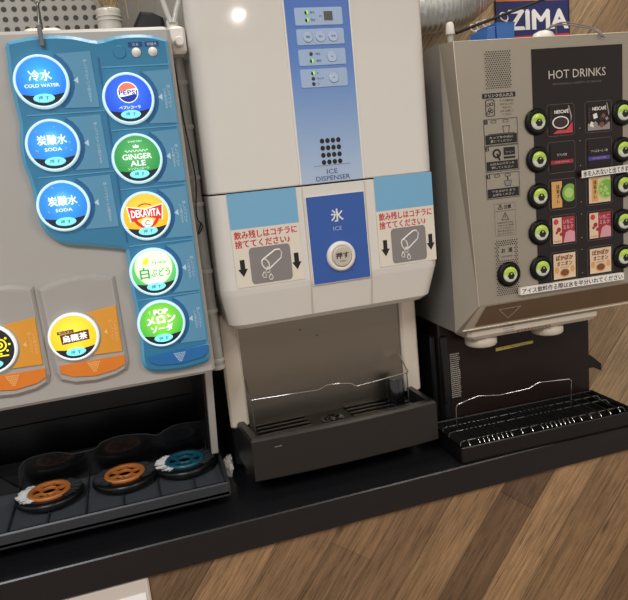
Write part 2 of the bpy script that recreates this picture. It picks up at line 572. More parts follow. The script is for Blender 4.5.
def thing(name, label, cat, loc=(0, 0, 0), rotz=0, group=None):
    o = bpy.data.objects.new(name, None)
    o.empty_display_size = 0.02
    COL.objects.link(o)
    o.location = loc
    o.rotation_euler.z = rotz
    o['label'] = label
    o['category'] = cat
    if group:
        o['group'] = group
    return o
def tag(o, label, cat, group=None):
    o['label'] = label
    o['category'] = cat
    if group:
        o['group'] = group
    return o
def struct(o):
    o['kind'] = 'structure'
    return o
def rrect(x0, x1, z0, z1, r, n=5):
    p = []
    for cx, cz, a0 in ((x1-r, z1-r, 0), (x0+r, z1-r, 90), (x0+r, z0+r, 180), (x1-r, z0+r, 270)):
        for k in range(n+1):
            a = R(a0+90*k/n)
            p.append((cx+r*math.cos(a), cz+r*math.sin(a)))
    return p
def smooth_path(pts, n=6):
    P = [Vector(p) for p in pts]
    out = []
    for i in range(len(P)-1):
        p0, p1, p2, p3 = P[max(i-1, 0)], P[i], P[i+1], P[min(i+2, len(P)-1)]
        for k in range(n):
            t = k/n
            out.append(0.5*((2*p1)+(p2-p0)*t+(2*p0-5*p1+4*p2-p3)*t*t+(-p0+3*p1-3*p2+p3)*t**3))
    out.append(P[-1])
    return out
def ring_flat(b, x, z, r0, r1, y, m, n=40, a0=0, a1=360):
    p = [(x+r1*math.cos(R(a0+(a1-a0)*k/n)), z+r1*math.sin(R(a0+(a1-a0)*k/n))) for k in range(n+1)]
    q = [(x+r0*math.cos(R(a0+(a1-a0)*k/n)), z+r0*math.sin(R(a0+(a1-a0)*k/n))) for k in range(n+1)]
    vs_ = [(u, y, v) for u, v in p+q]
    fs_ = [(k, k+1, n+2+k, n+1+k) for k in range(n)]
    b.add(vs_, fs_, m)
def outline(b, poly, y, w, m, fmap=None):
    """thin printed line along a closed polygon"""
    n = len(poly)
    for i in range(n):
        p, q = Vector(poly[i]), Vector(poly[(i+1) % n])
        d = (q-p).normalized()
        t = Vector((-d.y, d.x))*w/2
        vv = [p+t-d*w/2, q+t+d*w/2, q-t+d*w/2, p-t-d*w/2]
        vv = [(k.x, y, k.y) for k in vv]
        if fmap:
            vv = [fmap(*k) for k in vv]
        b.add(vv, [(0, 1, 2, 3)], m)

# ================================================================== SETTING
Z0 = -0.95
b = MB(); b.box(-2.5, 3.0, -5.2, 0.55, Z0-0.05, Z0, 'floorwood'); struct(b.build('floor'))
b = MB(); b.box(-2.5, 3.0, -5.2, 0.55, 1.62, 1.67, 'ceil'); struct(b.build('ceiling'))
b = MB(); b.box(-2.5, 0.60, 0.50, 0.55, Z0, 1.62, 'wallgrey'); b.box(0.60, 3.0, 0.50, 0.55, Z0, 1.62, 'woodwall')
struct(b.build('wall_back'))

# ---- counter
t = thing('counter_cabinet', 'counter front clad in diagonal brown wood planks below the black worktop', 'cabinet', (0, 0, Z0))
b = MB(); b.box(-1.1, 0.762, 0.010, 0.49, 0.0, -0.0445-Z0, 'wood'); 
cl = b.build('wood_cladding', t)
b = MB()
b.box(-1.1, -0.024, 0.004, 0.0099, 0.02, -0.046-Z0, 'doorpale', 0.002)
pd = b.build('pale_panel', t, label='pale laminate panel at the left of the wood cladding')
b = MB(); b.box(-0.30, -0.030, 0.0028, 0.0039, 0.5, -0.066-Z0, 'whitesheet')
b.build('white_sheet', pd, label='bright white sheet')
b = MB()
b.box(-1.1, 0.766, 0.0, 0.498, -0.044, 0.0, 'counter', 0.0018)
tag(b.build('worktop'), 'long black stained worktop carrying the three drink machines', 'worktop')

# ================================================================== SOFT DRINK DISPENSER
sd = thing('soft_drink_dispenser', 'ivory cold drink dispenser with blue selector panel and round lit buttons', 'drink machine', (-0.05, 0.01, 0))
OX, OY = -0.05, 0.01
class LB(MB):
    """builder in world coordinates for a thing standing at (ox, oy)"""
    ox, oy = OX, OY
    def build(s, name, parent=None, origin=None, label=None):
        for i in range(len(s.v)):
            s.v[i] = s.v[i]-Vector((s.ox, s.oy, 0))
        o = Vector(origin)-Vector((s.ox, s.oy, 0)) if origin else Vector((0, 0, 0))
        return MB.build(s, name, parent, o, label)
FY = 0.012      # front face of the ivory body
b = LB()
b.box(-0.52, 0.0998, FY, 0.42, 0.2095, 0.6335, 'body', 0.004)
b.build('body', sd)
b = LB()
side = [(0.05, 0.2093), (0.42, 0.2093), (0.42, 0.012), (0.27, 0.012), (0.27, 0.0580), (0.109, 0.0580)]
b.loft([[(0.0905, y, z) for y, z in side], [(0.0998, y, z) for y, z in side]], 'body')
b.build('side_panel', sd)
b = LB()
b.box(-0.52, 0.0903, 0.275, 0.41, 0.012, 0.2093, 'black')
b.box(-0.52, 0.0903, 0.262, 0.2748, 0.105, 0.2093, 'black', 0.003)
sl = [(0.062, 0.2093), (0.262, 0.2093), (0.262, 0.0600), (0.117, 0.0600)]
b.loft([[(0.0872, y, z) for y, z in sl], [(0.0903, y, z) for y, z in sl]], 'black')
b.build('recess_liner', sd, label='black recess behind the drip tray')
for fx in (-0.45, 0.06):
    b = LB()
    b.lathe([(0.014, 0.0), (0.014, 0.012)], (fx, 0.35, 0), 'black')
    b.build('foot', sd)

# blue selector panel (two bulging columns, long right column)
op = [(-0.0772, 0.6205), (-0.055, 0.6245), (-0.0326, 0.6258), (-0.008, 0.624), (0.0163, 0.6185), (0.036, 0.6225), (0.0579, 0.6238), (0.078, 0.622), (0.0945, 0.6165), (0.0952, 0.2432), (0.0935, 0.231), (0.0878, 0.2262), (0.0690, 0.2235), (0.0504, 0.2230), (0.030, 0.225), (0.0155, 0.2303), (0.0103, 0.2420), (0.0122, 0.27), (0.0112, 0.29), (0.0126, 0.3064), (0.0112, 0.335), (0.0120, 0.3746), (0.0105, 0.3815), (-0.006, 0.386), (-0.0256, 0.3906), (-0.0534, 0.3963), (-0.0682, 0.4069), (-0.0762, 0.4205), (-0.0785, 0.4442), (-0.0784, 0.4600), (-0.0806, 0.4785), (-0.0835, 0.4911), (-0.0830, 0.5120), (-0.0797, 0.5330), (-0.0803, 0.552), (-0.0815, 0.5820), (-0.0800, 0.6030)]
op2 = []
nn = len(op)
for i in range(nn):
    p0, p1, p2, p3 = [Vector(op[(i+k) % nn]) for k in (-1, 0, 1, 2)]
    sharp = i in (0, 7, 8, 9)      # straight runs keep their corners
    for k in range(1 if sharp else 3):
        t_ = k/3
        q = p1 if sharp or k == 0 else 0.5*((2*p1)+(p2-p0)*t_+(2*p0-5*p1+4*p2-p3)*t_*t_+(-p0+3*p1-3*p2+p3)*t_**3)
        op2.append((q.x, q.y))
op = op2
b = LB()
b.prism(op, 0.0015, FY+0.002, 'blue', 0.004, 'blue_edge')
# moulded seam lines
for z in (0.589, 0.5195, 0.4520, 0.3850, 0.3190):
    b.box(0.0165, 0.0925, 0.0006, 0.0016, z-0.0006, z+0.0006, 'blue_edge')
for z in (0.5420, 0.4740):
    b.box(-0.070, 0.013, 0.0006, 0.0016, z-0.0006, z+0.0006, 'blue_edge')
b.prism([(0.0140, 0.60), (0.0155, 0.60), (0.0160, 0.39), (0.0145, 0.39)], 0.0004, 0.0016, 'blue_dark')
b.lathe([(0.0075, 0), (0.0065, 0.0012)], (0.0388, 0.0015, 0.6045), 'blue', 'y')
bp_ = b.build('selector_panel', sd, label='teal blue selector panel holding eight round buttons')
b = LB()
bar = [(0.0185, 0.2475), (0.0935, 0.2515), (0.0935, 0.2425), (0.085, 0.2350), (0.055, 0.2320), (0.030, 0.2345), (0.0200, 0.2400)]
b.prism(bar, -0.0006, 0.0014, 'blue_bar', 0.0006)
for r_ in range(6):
    for k in range(-(6-r_), 7-r_, 2):
        b.box(0.057+k*0.0011-0.0007, 0.057+k*0.0011+0.0007, -0.0009, -0.0005, 0.2455-r_*0.002, 0.2455-r_*0.002+0.0013, 'pale')
b.build('base_plate', bp_, label='bright blue plate with a dotted arrow')
for lx, cw in ((0.0572, '冷水'), (0.0757, '炭酸水')):
    b = LB()
    b.lathe([(0.0052, 0), (0.0052, 0.001), (0.0044, 0.0018), (0.0040, 0.0018), (0.0036, 0.003), (0.0012, 0.0036)], (lx, 0.0014, 0.6035), 'white', 'y', 24)
    b.flat([(lx-0.0078, 0.6093), (lx+0.0078, 0.6093), (lx+0.0078, 0.6148), (lx-0.0078, 0.6148)], 0.0010, 'navy')
    b.text(cw, lx, 0.6120, 0.0006, 'pale', h=0.0036)
    b.build('indicator_lamp', sd)

def seg_poly(r, h, n=24):
    """lower circular segment below height h (h negative), bulging top edge"""
    a = math.asin(h/r)
    p = []
    for k in range(n+1):
        an = math.pi-a + (math.pi+2*a)*k/n
        p.append((r*math.cos(an), r*math.sin(an)))
    w = r*math.cos(a)
    for k in range(1, 10):
        x = w-2*w*k/10
        p.append((x, h-0.0028*(1-(x/w)**2)))
    return p

def button(u, v, disc, art, white=False):
    """lit round drink button: bezel with a label disc and a press tab"""
    y = 0.0014
    b = LB()
    ro = 0.0290
    prof = [(ro, 0), (ro, 0.003), (ro-0.0010, 0.0060), (ro-0.0022, 0.0068), (ro-0.0032, 0.0054)]
    n = 48
    rings = [[(u+r*math.cos(2*math.pi*k/n), y-h, v+r*math.sin(2*math.pi*k/n)) for k in range(n)] for r, h in prof]
    b.loft(rings, 'ringwhite' if white else 'ring', caps=False, smooth=True)
    root = b.build('drink_button', sd, (u, y, v))
    yl = y-0.0052
    b = LB()
    ri = ro-0.0028
    b.lathe([(ri, 0), (ri, 0.0012)], (u, yl+0.0012, v), disc, 'y', 48, False)
    b.flat([(u+p, v+q) for p, q in seg_poly(ri-0.0002, -0.0125)], yl-0.0002, 'lens')
    art(b, u, v, yl-0.0004)
    b.build('label_disc', root, (u, y, v))
    b = LB()
    n = 32
    prof = [(1.0, 0), (0.97, 0.0016), (0.85, 0.0026)]
    rings = [[(u+0.0112*k*math.cos(2*math.pi*i/n), yl-0.0002-h, v-0.0178+0.0048*k*math.sin(2*math.pi*i/n)) for i in range(n)] for k, h in prof]
    b.loft(rings, 'tab', smooth=False)
    b.text('押 す', u, v-0.0178, yl-0.0031, 'tabtext', h=0.0048)
    b.build('press_tab', root, (u, y, v))
    return root

def art_cold(b, u, v, y):
    b.text('冷水', u-0.0005, v+0.0065, y, 'glowwhite', h=0.0112, bold=0.02)
    b.text('COLD WATER', u, v-0.0042, y, 'glowwhite', w=0.036, h=0.0036, bold=0.01)
def art_soda(b, u, v, y):
    rr = random.Random(int(v*1000))
    for k in range(14):
        a, q = rr.uniform(0, 6.28), rr.uniform(0.010, 0.023)
        if math.sin(a)*q > -0.008:
            ring_flat(b, u+q*math.cos(a), v+q*math.sin(a), 0.0005, 0.0009, y+0.0001, 'pale', 12)
    b.text('炭酸水', u, v+0.0060, y, 'glowwhite', w=0.031, h=0.0105, bold=0.02)
    b.text('SODA', u, v-0.0045, y, 'glowwhite', w=0.018, h=0.0036, bold=0.01)
def art_cola(b, u, v, y):
    z = v+0.0065
    b.disc(u, z, 0.0116, y, 'glowwhite')
    n = 20
    top = [(0.0106*math.cos(math.pi*k/n), 0.0106*math.sin(math.pi*k/n)) for k in range(n+1)]
    def wave(x): return 0.0030+0.0010*math.sin(x/0.0106*2.2)
    pt = [(x, q) for x, q in top if q > wave(x)]
    pt = pt+[(x, wave(x)) for x in [-0.0098+0.0196*k/12 for k in range(13)]]
    b.flat([(u+x, z+q) for x, q in pt], y-0.0002, 'litcoral')
    pb = [(x, -q) for x, q in top if q > 0.0030-0.0010*math.sin(x/0.0106*2.2)]
    pb = pb+[(x, -0.0034+0.0010*math.sin(x/0.0106*2.2)) for x in [-0.0098+0.0196*k/12 for k in range(13)]]
    b.flat([(u+x, z+q) for x, q in pb], y-0.0002, 'litnavy')
    b.text('PEPSI', u, z, y-0.0004, 'litnavy', w=0.0200, h=0.0046, bold=0.02)
    b.text('ペプシコーラ', u, v-0.0098, y, 'glowwhite', w=0.0235, h=0.0036, bold=0.02)
def art_ginger(b, u, v, y):
    b.text('SUNTORY', u, v+0.0195, y, 'glowwhite', w=0.016, h=0.0021)
    cr = [(-0.003, 0.0012), (-0.0034, 0.0046), (-0.0016, 0.0030), (0, 0.0052), (0.0016, 0.0030), (0.0034, 0.0046), (0.003, 0.0012)]
    b.flat([(u+x, v+0.0110+q) for x, q in cr], y, 'glowwhite')
    pts = [(-0.013+0.026*k/24, 0.0088+0.0013*math.sin(k*1.7)) for k in range(25)]
    b.tube([(u+x, y, v+q) for x, q in pts], 0.0004, 'glowwhite', 4)
    b.text('GINGER', u, v+0.0024, y, 'glowwhite', w=0.033, h=0.0060, bold=0.02)
    b.text('ALE', u, v-0.0052, y, 'glowwhite', w=0.017, h=0.0060, bold=0.02)
    b.text('ジンジャーエール', u, v-0.0112, y, 'glowwhite', w=0.024, h=0.0028)
def art_vita(b, u, v, y):
    ring_flat(b, u, v+0.001, 0.0118, 0.0155, y, 'litred', 24, 200, 340)
    ring_flat(b, u, v+0.001, 0.0125, 0.0140, y, 'litred', 24, 55, 125)
    bn = [(-0.020, 0.0120), (0, 0.0075), (0.020, 0.0120), (0.0175, -0.0055), (0, -0.0010), (-0.0175, -0.0055)]
    b.flat([(u+x*1.06, v+q*1.08+0.0002) for x, q in bn], y-0.0001, 'glowwhite')
    b.flat([(u+x, v+q) for x, q in bn], y-0.0002, 'litred')
    b.text('DEKAVITA', u, v+0.0035, y-0.0004, 'glowwhite', w=0.0330, h=0.0085, bold=0.03)
    b.disc(u+0.0005, v-0.0080, 0.0066, y-0.0003, 'glowwhite', 24, 0.0048)
    b.text('C', u+0.0005, v-0.0080, y-0.0005, 'orange', h=0.0062, bold=0.03)
def art_grape(b, u, v, y):
    b.disc(u-0.0085, v+0.0130, 0.0034, y, 'lityellow', 16)
    lf = [(-0.013, 0.009), (-0.009, 0.017), (-0.004, 0.0185), (-0.006, 0.013)]
    b.flat([(u+x, v+q) for x, q in lf], y-0.0001, 'lityellow')
    b.text('さわやか', u+0.0065, v+0.0105, y-0.0002, 'litgreen', w=0.018, h=0.0045, bold=0.01)
    b.text('白', u-0.0115, v-0.0005, y-0.0002, 'litgreen', w=0.0105, h=0.0135, bold=0.03)
    b.text('ぶどう', u+0.0070, v-0.0010, y-0.0002, 'litgreen', w=0.0225, h=0.0095, bold=0.02)
def art_melon(b, u, v, y):
    rr = random.Random(3)
    for k in range(10):
        a, q = rr.uniform(0, 6.28), rr.uniform(0.012, 0.022)
        if math.sin(a)*q > -0.009:
            b.disc(u+q*math.cos(a), v+q*math.sin(a), rr.uniform(0.0008, 0.002), y+0.0002, 'matchalight', 14)
    b.text('POP', u+0.001, v+0.0150, y, 'glowwhite', w=0.0165, h=0.0062, bold=0.05)
    b.text('ﾏ', u-0.0125, v+0.0150, y, 'glowwhite', h=0.0040)
    b.text('メロン', u, v+0.0055, y, 'glowwhite', w=0.0340, h=0.0098, bold=0.06, rot=0.03)
    b.text('ソーダ', u, v-0.0055, y, 'glowwhite', w=0.0260, h=0.0085, bold=0.05, rot=0.03)
def art_oolong(b, u, v, y):
    b.flat([(u-0.0175, v+0.0088), (u+0.001, v+0.0096), (u+0.001, v+0.0060), (u-0.0175, v+0.0052)], y, 'brownprint')
    b.text('サントリー', u-0.0083, v+0.0074, y-0.0002, 'glowwhite', w=0.0150, h=0.0022, rot=0.04)
    b.flat([(u-0.0150, v+0.0045), (u+0.0175, v+0.0070), (u+0.0175, v-0.0050), (u-0.0140, v-0.0072)], y-0.0001, 'brownprint')
    b.text('烏龍茶', u+0.0012, v-0.0003, y-0.0003, 'glowwhite', w=0.028, h=0.0082, bold=0.03, rot=0.06)
def art_black(b, u, v, y):
    for r0, r1 in ((0.0015, 0.0035), (0.0058, 0.0076)):
        ring_flat(b, u+0.011, v+0.0035, r0, r1, y, 'lityellow', 28)
    for k in range(8):
        a = k*0.785
        b.disc(u+0.011+0.0102*math.cos(a), v+0.0035+0.0102*math.sin(a), 0.0014, y, 'lityellow', 12)
    b.box(u+0.003, u+0.019, y-0.0001, y, v-0.0100, v-0.0085, 'lityellow')

LC = [(-0.0488, 0.5765, 'blue_disc', art_cold), (-0.0484, 0.5080, 'soda_disc', art_soda), (-0.0482, 0.4403, 'soda_disc', art_soda)]
RC = [(0.0410, 0.5531, 'royal_disc', art_cola), (0.0408, 0.4855, 'green_disc', art_ginger), (0.0409, 0.4187, 'amber_disc', art_vita), (0.0408, 0.3514, 'grape_disc', art_grape), (0.0404, 0.2871, 'melon_disc', art_melon)]
NAMES = ['round cold water button in blue', 'upper round soda water button in bubbly blue', 'lower round soda water button in bubbly blue', 'round cola button in royal blue', 'round ginger ale button in green', 'round vitamin drink button in amber with a red banner', 'round white grape button with pale centre', 'round melon soda button in bright green']
for (u, v, d, a), nm in zip(LC+RC, NAMES):
    button(u, v, d, a)['label'] = nm
def plate(u, v, w, two):
    """frosted instruction plate beside a button"""
    b = LB()
    p = []
    for k in range(9):
        an = R(58-116*k/8)
        p.append((u+0.0345*math.cos(an), v+0.0345*math.sin(an)))
    p += [(u+w, v-0.0305), (u+w-0.001, v+0.0305)]
    b.prism(p, 0.0004, 0.0016, 'blue_plate', 0.0005)
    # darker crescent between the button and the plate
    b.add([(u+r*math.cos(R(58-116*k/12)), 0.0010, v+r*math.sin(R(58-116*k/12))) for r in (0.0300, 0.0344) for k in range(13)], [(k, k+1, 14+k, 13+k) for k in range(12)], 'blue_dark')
    b.flat([(u+0.0335, v), (u+0.0385, v+0.0038), (u+0.0385, v-0.0038)], 0.0001, 'pale')
    if two:
        b.text('\n'.join('押しつづけて'), u+w-0.0060, v+0.0000, 0.0001, 'pale', h=0.026)
        b.text('\n'.join('いる間出ます'), u+w-0.0105, v-0.002, 0.0001, 'pale', h=0.023)
    else:
        b.text('\n'.join('押しつづけている間出ます'), u+w-0.0085, v-0.001, 0.0001, 'pale', h=0.046)
    b.build('instruction_plate', sd)
for u, v, d, a in LC:
    plate(u, v, 0.0570, False)
for u, v, d, a in RC:
    plate(u, v, 0.0525, True)

# ivory pods with orange plates
def pod(dx, disc, art, lab):
    b = LB()
    o_ = [(-0.0925, 0.3480), (-0.080, 0.3535), (-0.062, 0.3570), (-0.044, 0.3580), (-0.026, 0.3570), (-0.0060, 0.3515), (-0.0048, 0.245), (-0.0085, 0.2345), (-0.022, 0.2285), (-0.045, 0.2255), (-0.070, 0.2275), (-0.0860, 0.2345), (-0.0905, 0.245)]
    b.prism([(x+dx, z) for x, z in o_], FY-0.0065, FY+0.001, 'body', 0.004)
    inn = [(-0.0865, 0.3440), (-0.062, 0.3515), (-0.044, 0.3525), (-0.0110, 0.3470), (-0.0100, 0.2600), (-0.0845, 0.2600)]
    b.flat([(x+dx, z) for x, z in inn], FY-0.0067, 'sidegrey2' if 'sidegrey2' in M else 'body')
    root = b.build('drink_pod', sd, label=lab)
    b = LB()
    u, v = -0.0621+dx, 0.2868
    p = [(u+0.0315*math.cos(R(56-112*k/10)), v+0.0315*math.sin(R(56-112*k/10))) for k in range(11)]
    p += [(-0.0101+dx, 0.2594), (-0.0092+dx, 0.3168)]
    b.prism(p, FY-0.0085, FY-0.0066, 'orange', 0.0006)
    b.flat([(u+0.0345, v), (u+0.0385, v+0.0034), (u+0.0385, v-0.0034)], FY-0.0088, 'orangelight')
    b.text('\n'.join('押しつづけて'), u+0.0430, v+0.001, FY-0.0088, 'orangelight', h=0.026)
    b.text('\n'.join('いる間出ます'), u+0.0480, v-0.001, FY-0.0088, 'orangelight', h=0.026)
    b.build('orange_plate', root)
    b = LB()
    q = [(-0.0836, 0.2545), (-0.0086, 0.2545), (-0.0089, 0.2435), (-0.020, 0.2378), (-0.045, 0.2345), (-0.070, 0.2378), (-0.0836, 0.2445)]
    b.prism([(x+dx, z) for x, z in q], FY-0.0085, FY-0.0063, 'orangebar', 0.0006)
    for r_ in range(6):
        for k in range(-(6-r_), 7-r_, 2):
            cx = -0.045+dx+k*0.0011
            b.box(cx-0.0007, cx+0.0007, FY-0.0088, FY-0.0084, 0.2512-r_*0.0022, 0.2512-r_*0.0022+0.0013, 'orangelight')
    b.build('orange_base', root)
M['sidegrey2'] = mat('pod_grey', (164, 160, 154), 0.45, var=0.02)
pod(0.0, 'yellow_disc', art_oolong, 'ivory pod with orange plate below the yellow tea button')
pod(-0.0912, 'black_disc', art_black, 'ivory pod with orange plate beside the black button')
OYb = FY
def pod_button(u, v, d, a, lab):
    o = button(u, v, d, a, True)
    o['label'] = lab
    o.location.y += FY-0.0068-0.0014
pod_button(-0.0621, 0.2870, 'yellow_disc', art_oolong, 'round yellow oolong tea button')
pod_button(-0.1533, 0.2876, 'black_disc', art_black, 'round black button with yellow print, cut by the picture edge')

# drip tray
TX0, TX1 = -0.52, 0.1020
b = LB()
b.box(TX0, TX1, 0.040, 0.262, 0.0225, 0.0300, 'tray', 0.002)
b.box(TX0+0.004, TX1-0.004, 0.045, 0.258, 0.0300, 0.0304, 'trayfloor')
b.box(TX0, TX1, 0.040, 0.0455, 0.0205, 0.0425, 'tray', 0.0022)
b.box(TX0, TX1, 0.256, 0.262, 0.0225, 0.050, 'tray', 0.002)
b.loft([[(TX1-0.0045, 0.041, 0.024), (TX1, 0.041, 0.024), (TX1, 0.041, 0.0425), (TX1-0.0045, 0.041, 0.0425)], [(TX1+0.0035, 0.261, 0.024), (TX1+0.008, 0.261, 0.024), (TX1+0.008, 0.261, 0.0520), (TX1+0.0035, 0.261, 0.0520)]], 'tray')
for k in range(9):
    x = 0.0567-k*0.0490
    b.box(x-0.0008, x+0.0008, 0.0455, 0.256, 0.0304, 0.0345, 'tray')
for x in (-0.40, -0.12, 0.075):
    b.lathe([(0.003, 0), (0.003, 0.0035)], (x, 0.055, 0.019), 'black', 'z', 12)
dt = b.build('drip_tray', sd, label='long charcoal drip tray under the cold drinks')
b = LB()
wv = [(-0.185, 0.038), (-0.1845, 0.056), (-0.179, 0.071), (-0.164, 0.0795), (-0.132, 0.080), (-0.116, 0.0755), (-0.107, 0.072), (-0.0745, 0.073), (-0.0638, 0.0805), (-0.036, 0.085), (0.000, 0.080), (0.0184, 0.074), (0.0325, 0.0803), (0.0523, 0.0845), (0.082, 0.082), (0.0900, 0.077), (0.0895, 0.031)]
wp = [(p.x, p.y) for p in smooth_path([(x, z, 0) for x, z in wv], 4)]
pl = [(-0.50, 0.031), (-0.50, 0.07), (-0.30, 0.07), (-0.21, 0.060), (-0.19, 0.038)]+wp
b.prism(pl, 0.188, 0.192, 'blackgloss', 0.001)
b.tube([(x, 0.1885, z) for x, z in wp], 0.0011, 'tray', 6)
b.build('cup_guard', dt, label='glossy black guard plate with wavy top edge')

# cup rests in the tray
def cup_rest(x, y, ringm, bright, label):
    t = thing('cup_rest', label, 'cup rest', (x, y, 0.0346), 0, 'brush cup rests in the drip tray')
    b = MB()
    n = 56
    def rad(k):
        a = 2*math.pi*k/n
        return (0.0430+0.0035*abs(math.cos(a))**6, 0.043)
    pr = []
    for s_, h in ((0.93, 0), (1.0, 0.003), (1.0, 0.0085), (0.96, 0.0112), (0.72, 0.0120), (0.66, 0.0050)):
        pr.append([(rad(k)[0]*s_*math.cos(2*math.pi*k/n), rad(k)[1]*s_*math.sin(2*math.pi*k/n), h) for k in range(n)])
    b.loft(pr, 'black', smooth=True)
    b.build('base', t)
    b = MB()
    n = 40
    for r0, r1, h in ((0.0222, 0.0290, 0.0150), (0.0092, 0.0126, 0.0142)):
        rg = [[(r*math.cos(2*math.pi*k/n), r*math.sin(2*math.pi*k/n), z) for k in range(n)] for r, z in ((r0, 0.0105), (r0, h-0.001), (r0+0.001, h), (r1-0.001, h), (r1, h-0.0015), (r1, 0.0105))]
        b.loft(rg, ringm, caps=False, smooth=False)
    for k in range(6):
        a = R(60*k+20)
        d, q = Vector((math.cos(a), math.sin(a), 0)), Vector((-math.sin(a), math.cos(a), 0))*0.0015
        vs_ = []
        for z in (0.0100, 0.0140):
            vs_.append([tuple(d*0.012-q+Vector((0, 0, z))), tuple(d*0.0225-q+Vector((0, 0, z))), tuple(d*0.0225+q+Vector((0, 0, z))), tuple(d*0.012+q+Vector((0, 0, z)))])
        b.loft(vs_, ringm)
    b.build('ring', t, label=('teal' if ringm == 'tealring' else 'tan')+' spoked ring')
    b = MB()
    rr = random.Random(int(abs(x)*1e4))
    for k in range(150):
        a = rr.uniform(-55, 55)+(180 if k % 2 else 0)
        an = R(a)
        r0, r1 = rr.uniform(0.0288, 0.031), rr.uniform(0.040, 0.0455)
        z0, z1 = rr.uniform(0.0115, 0.0130), rr.uniform(0.0118, 0.0138)
        mm = 'bristle' if (bright and 100 < a < 290 and rr.random() < 0.95) else 'darkbristle'
        b.tube([(r0*math.cos(an), r0*math.sin(an)*0.85, z0), (r1*math.cos(an), r1*math.sin(an)*0.8, z1)], 0.0006, mm, 4, smooth=False)
    b.build('bristles', t)['kind'] = 'stuff'
cup_rest(-0.1394, 0.131, 'tanring', True, 'leftmost of two black cup rests with a tan ring')
cup_rest(-0.0360, 0.134, 'tanring', False, 'black cup rest with a tan ring, beside the teal one')
cup_rest(0.0515, 0.136, 'tealring', True, 'black cup rest with a teal ring and white bristles')

# ================================================================== ICE DISPENSER
ice = thing('ice_dispenser', 'tall ivory ice dispenser with a blue control strip and grey drip tray', 'ice machine', (0.282, 0.03, 0))
class IB(LB):
    ox, oy = 0.282, 0.03
def plan(z, x0=0.1235, x1=0.4425, yf=0.030, inset=0.0, r=0.020, yb=0.37):
    p = []
    X0, X1, Y0 = x0+inset*0.5, x1-inset*0.5, yf+inset
    for k in range(13):
        a = R(180+90*k/12)
        p.append((X0+r+r*math.cos(a), Y0+r+r*math.sin(a), z))
    for k in range(13):
        a = R(270+90*k/12)
        p.append((X1-r+r*math.cos(a), Y0+r+r*math.sin(a), z))
    p += [(X1, yb, z), (X0, yb, z)]
    return p
b = IB()
b.loft([plan(0.4345, inset=0.001), plan(0.436), plan(0.95), plan(0.955, inset=0.003)], 'ice')
b.build('door', ice)
b = IB()
b.loft([plan(0.4322, inset=0.004), plan(0.4348, inset=0.004)], 'blackmat', caps=False)
b.build('seam', ice)
b = IB()
b.loft([plan(0.2515, 0.1265, 0.436, inset=0.019), plan(0.258, 0.1250, 0.4395, inset=0.012), plan(0.300, inset=0.0012), plan(0.308), plan(0.431), plan(0.4325, inset=0.001)], 'ice')
# raised centre of the lower cover
for x in (0.2455, 0.3345):
    b.tube([(x, 0.0298, 0.4315), (x, 0.0298, 0.304), (x+0.001, 0.0405, 0.2575)], 0.0006, 'icelow', 5)
b.build('lower_cover', ice)
b = IB()
b.box(0.1275, 0.4385, 0.13, 0.365, 0.085, 0.2600, 'black')
b.build('lower_housing', ice)
b = IB()
b.box(0.1250, 0.1530, 0.118, 0.1298, 0.085, 0.262, 'icelow', 0.003)
b.build('column', ice)
b = IB()
b.box(0.4120, 0.4400, 0.118, 0.1298, 0.085, 0.262, 'icelow', 0.003)
b.build('column', ice)
b = IB()
b.box(0.1535, 0.4115, 0.124, 0.1296, 0.080, 0.259, 'steel')
for x, z in ((0.236, 0.237), (0.248, 0.218), (0.274, 0.205)):
    b.lathe([(0.0012, 0), (0.0010, 0.0008)], (x, 0.124, z), 'blackmat', 'y', 10)
b.build('back_plate', ice, label='brushed steel back plate')
b = IB()
b.box(0.128, 0.438, 0.135, 0.365, 0.018, 0.085, 'black', 0.003)
for fx in (0.15, 0.415):
    for fy in (0.16, 0.34):
        b.lathe([(0.013, 0), (0.013, 0.019)], (fx, fy, 0), 'black')
b.build('base', ice)

# blue control strip, printed gradient
M['icegrad'] = ramp_mat('blue_strip_print', 'z', [(0, (176, 194, 216)), (0.30, (140, 168, 208)), (0.62, (92, 132, 198)), (1.0, (58, 104, 184))], 0.43, 0.68, rough=0.3)
b = IB()
b.box(0.2440, 0.2462, 0.0285, 0.0302, 0.4352, 0.95, 'white')
b.box(0.3330, 0.3352, 0.0285, 0.0302, 0.4352, 0.95, 'white')
b.box(0.2462, 0.3330, 0.0290, 0.0302, 0.4352, 0.95, 'icegrad')
# speaker holes and title
for i in range(4):
    for j in range(4):
        b.disc(0.2795+i*0.0076, 0.4885-j*0.0092, 0.0031, 0.0287, 'blackmat', 16, 0.0033)
b.flat([(0.2650, 0.4572), (0.3165, 0.4572), (0.3165, 0.4564), (0.2650, 0.4564)], 0.0287, 'greyprint')
b.text('ICE', 0.2898, 0.4487, 0.0286, 'navy', h=0.0062, w=0.015)
b.text('DISPENSER', 0.2905, 0.4402, 0.0286, 'navy', h=0.0062, w=0.048)
b.build('control_strip', ice, label='blue control strip fading paler downwards')
def keypanel(z0, z1):
    b = IB()
    b.prism(rrect(0.2586, 0.3228, z0, z1, 0.0022), 0.0280, 0.0292, 'ctrl', 0.0004)
    return b
KY = 0.0278
def led(b, x, z, on):
    b.lathe([(0.0025, 0), (0.0022, 0.0008)], (x, 0.0281, z), 'ledoff', 'y', 18)
    if on:
        ring_flat(b, x, z, 0.0006, 0.0025, 0.0271, 'ledgreen', 16, -80, 100)
def knob(b, x, z, t, h=0.0028):
    b.lathe([(0.0066, 0), (0.0066, 0.0008), (0.0056, 0.0016), (0.0052, 0.0012)], (x, 0.0281, z), 'key', 'y', 28)
    ring_flat(b, x, z, 0.0062, 0.0067, 0.0272, 'greyprint', 28)
    b.text(t, x, z, 0.0266, 'navy', h=h)
b = keypanel(0.6320, 0.6535)
led(b, 0.2742, 0.6475, True); led(b, 0.2742, 0.6385, True)
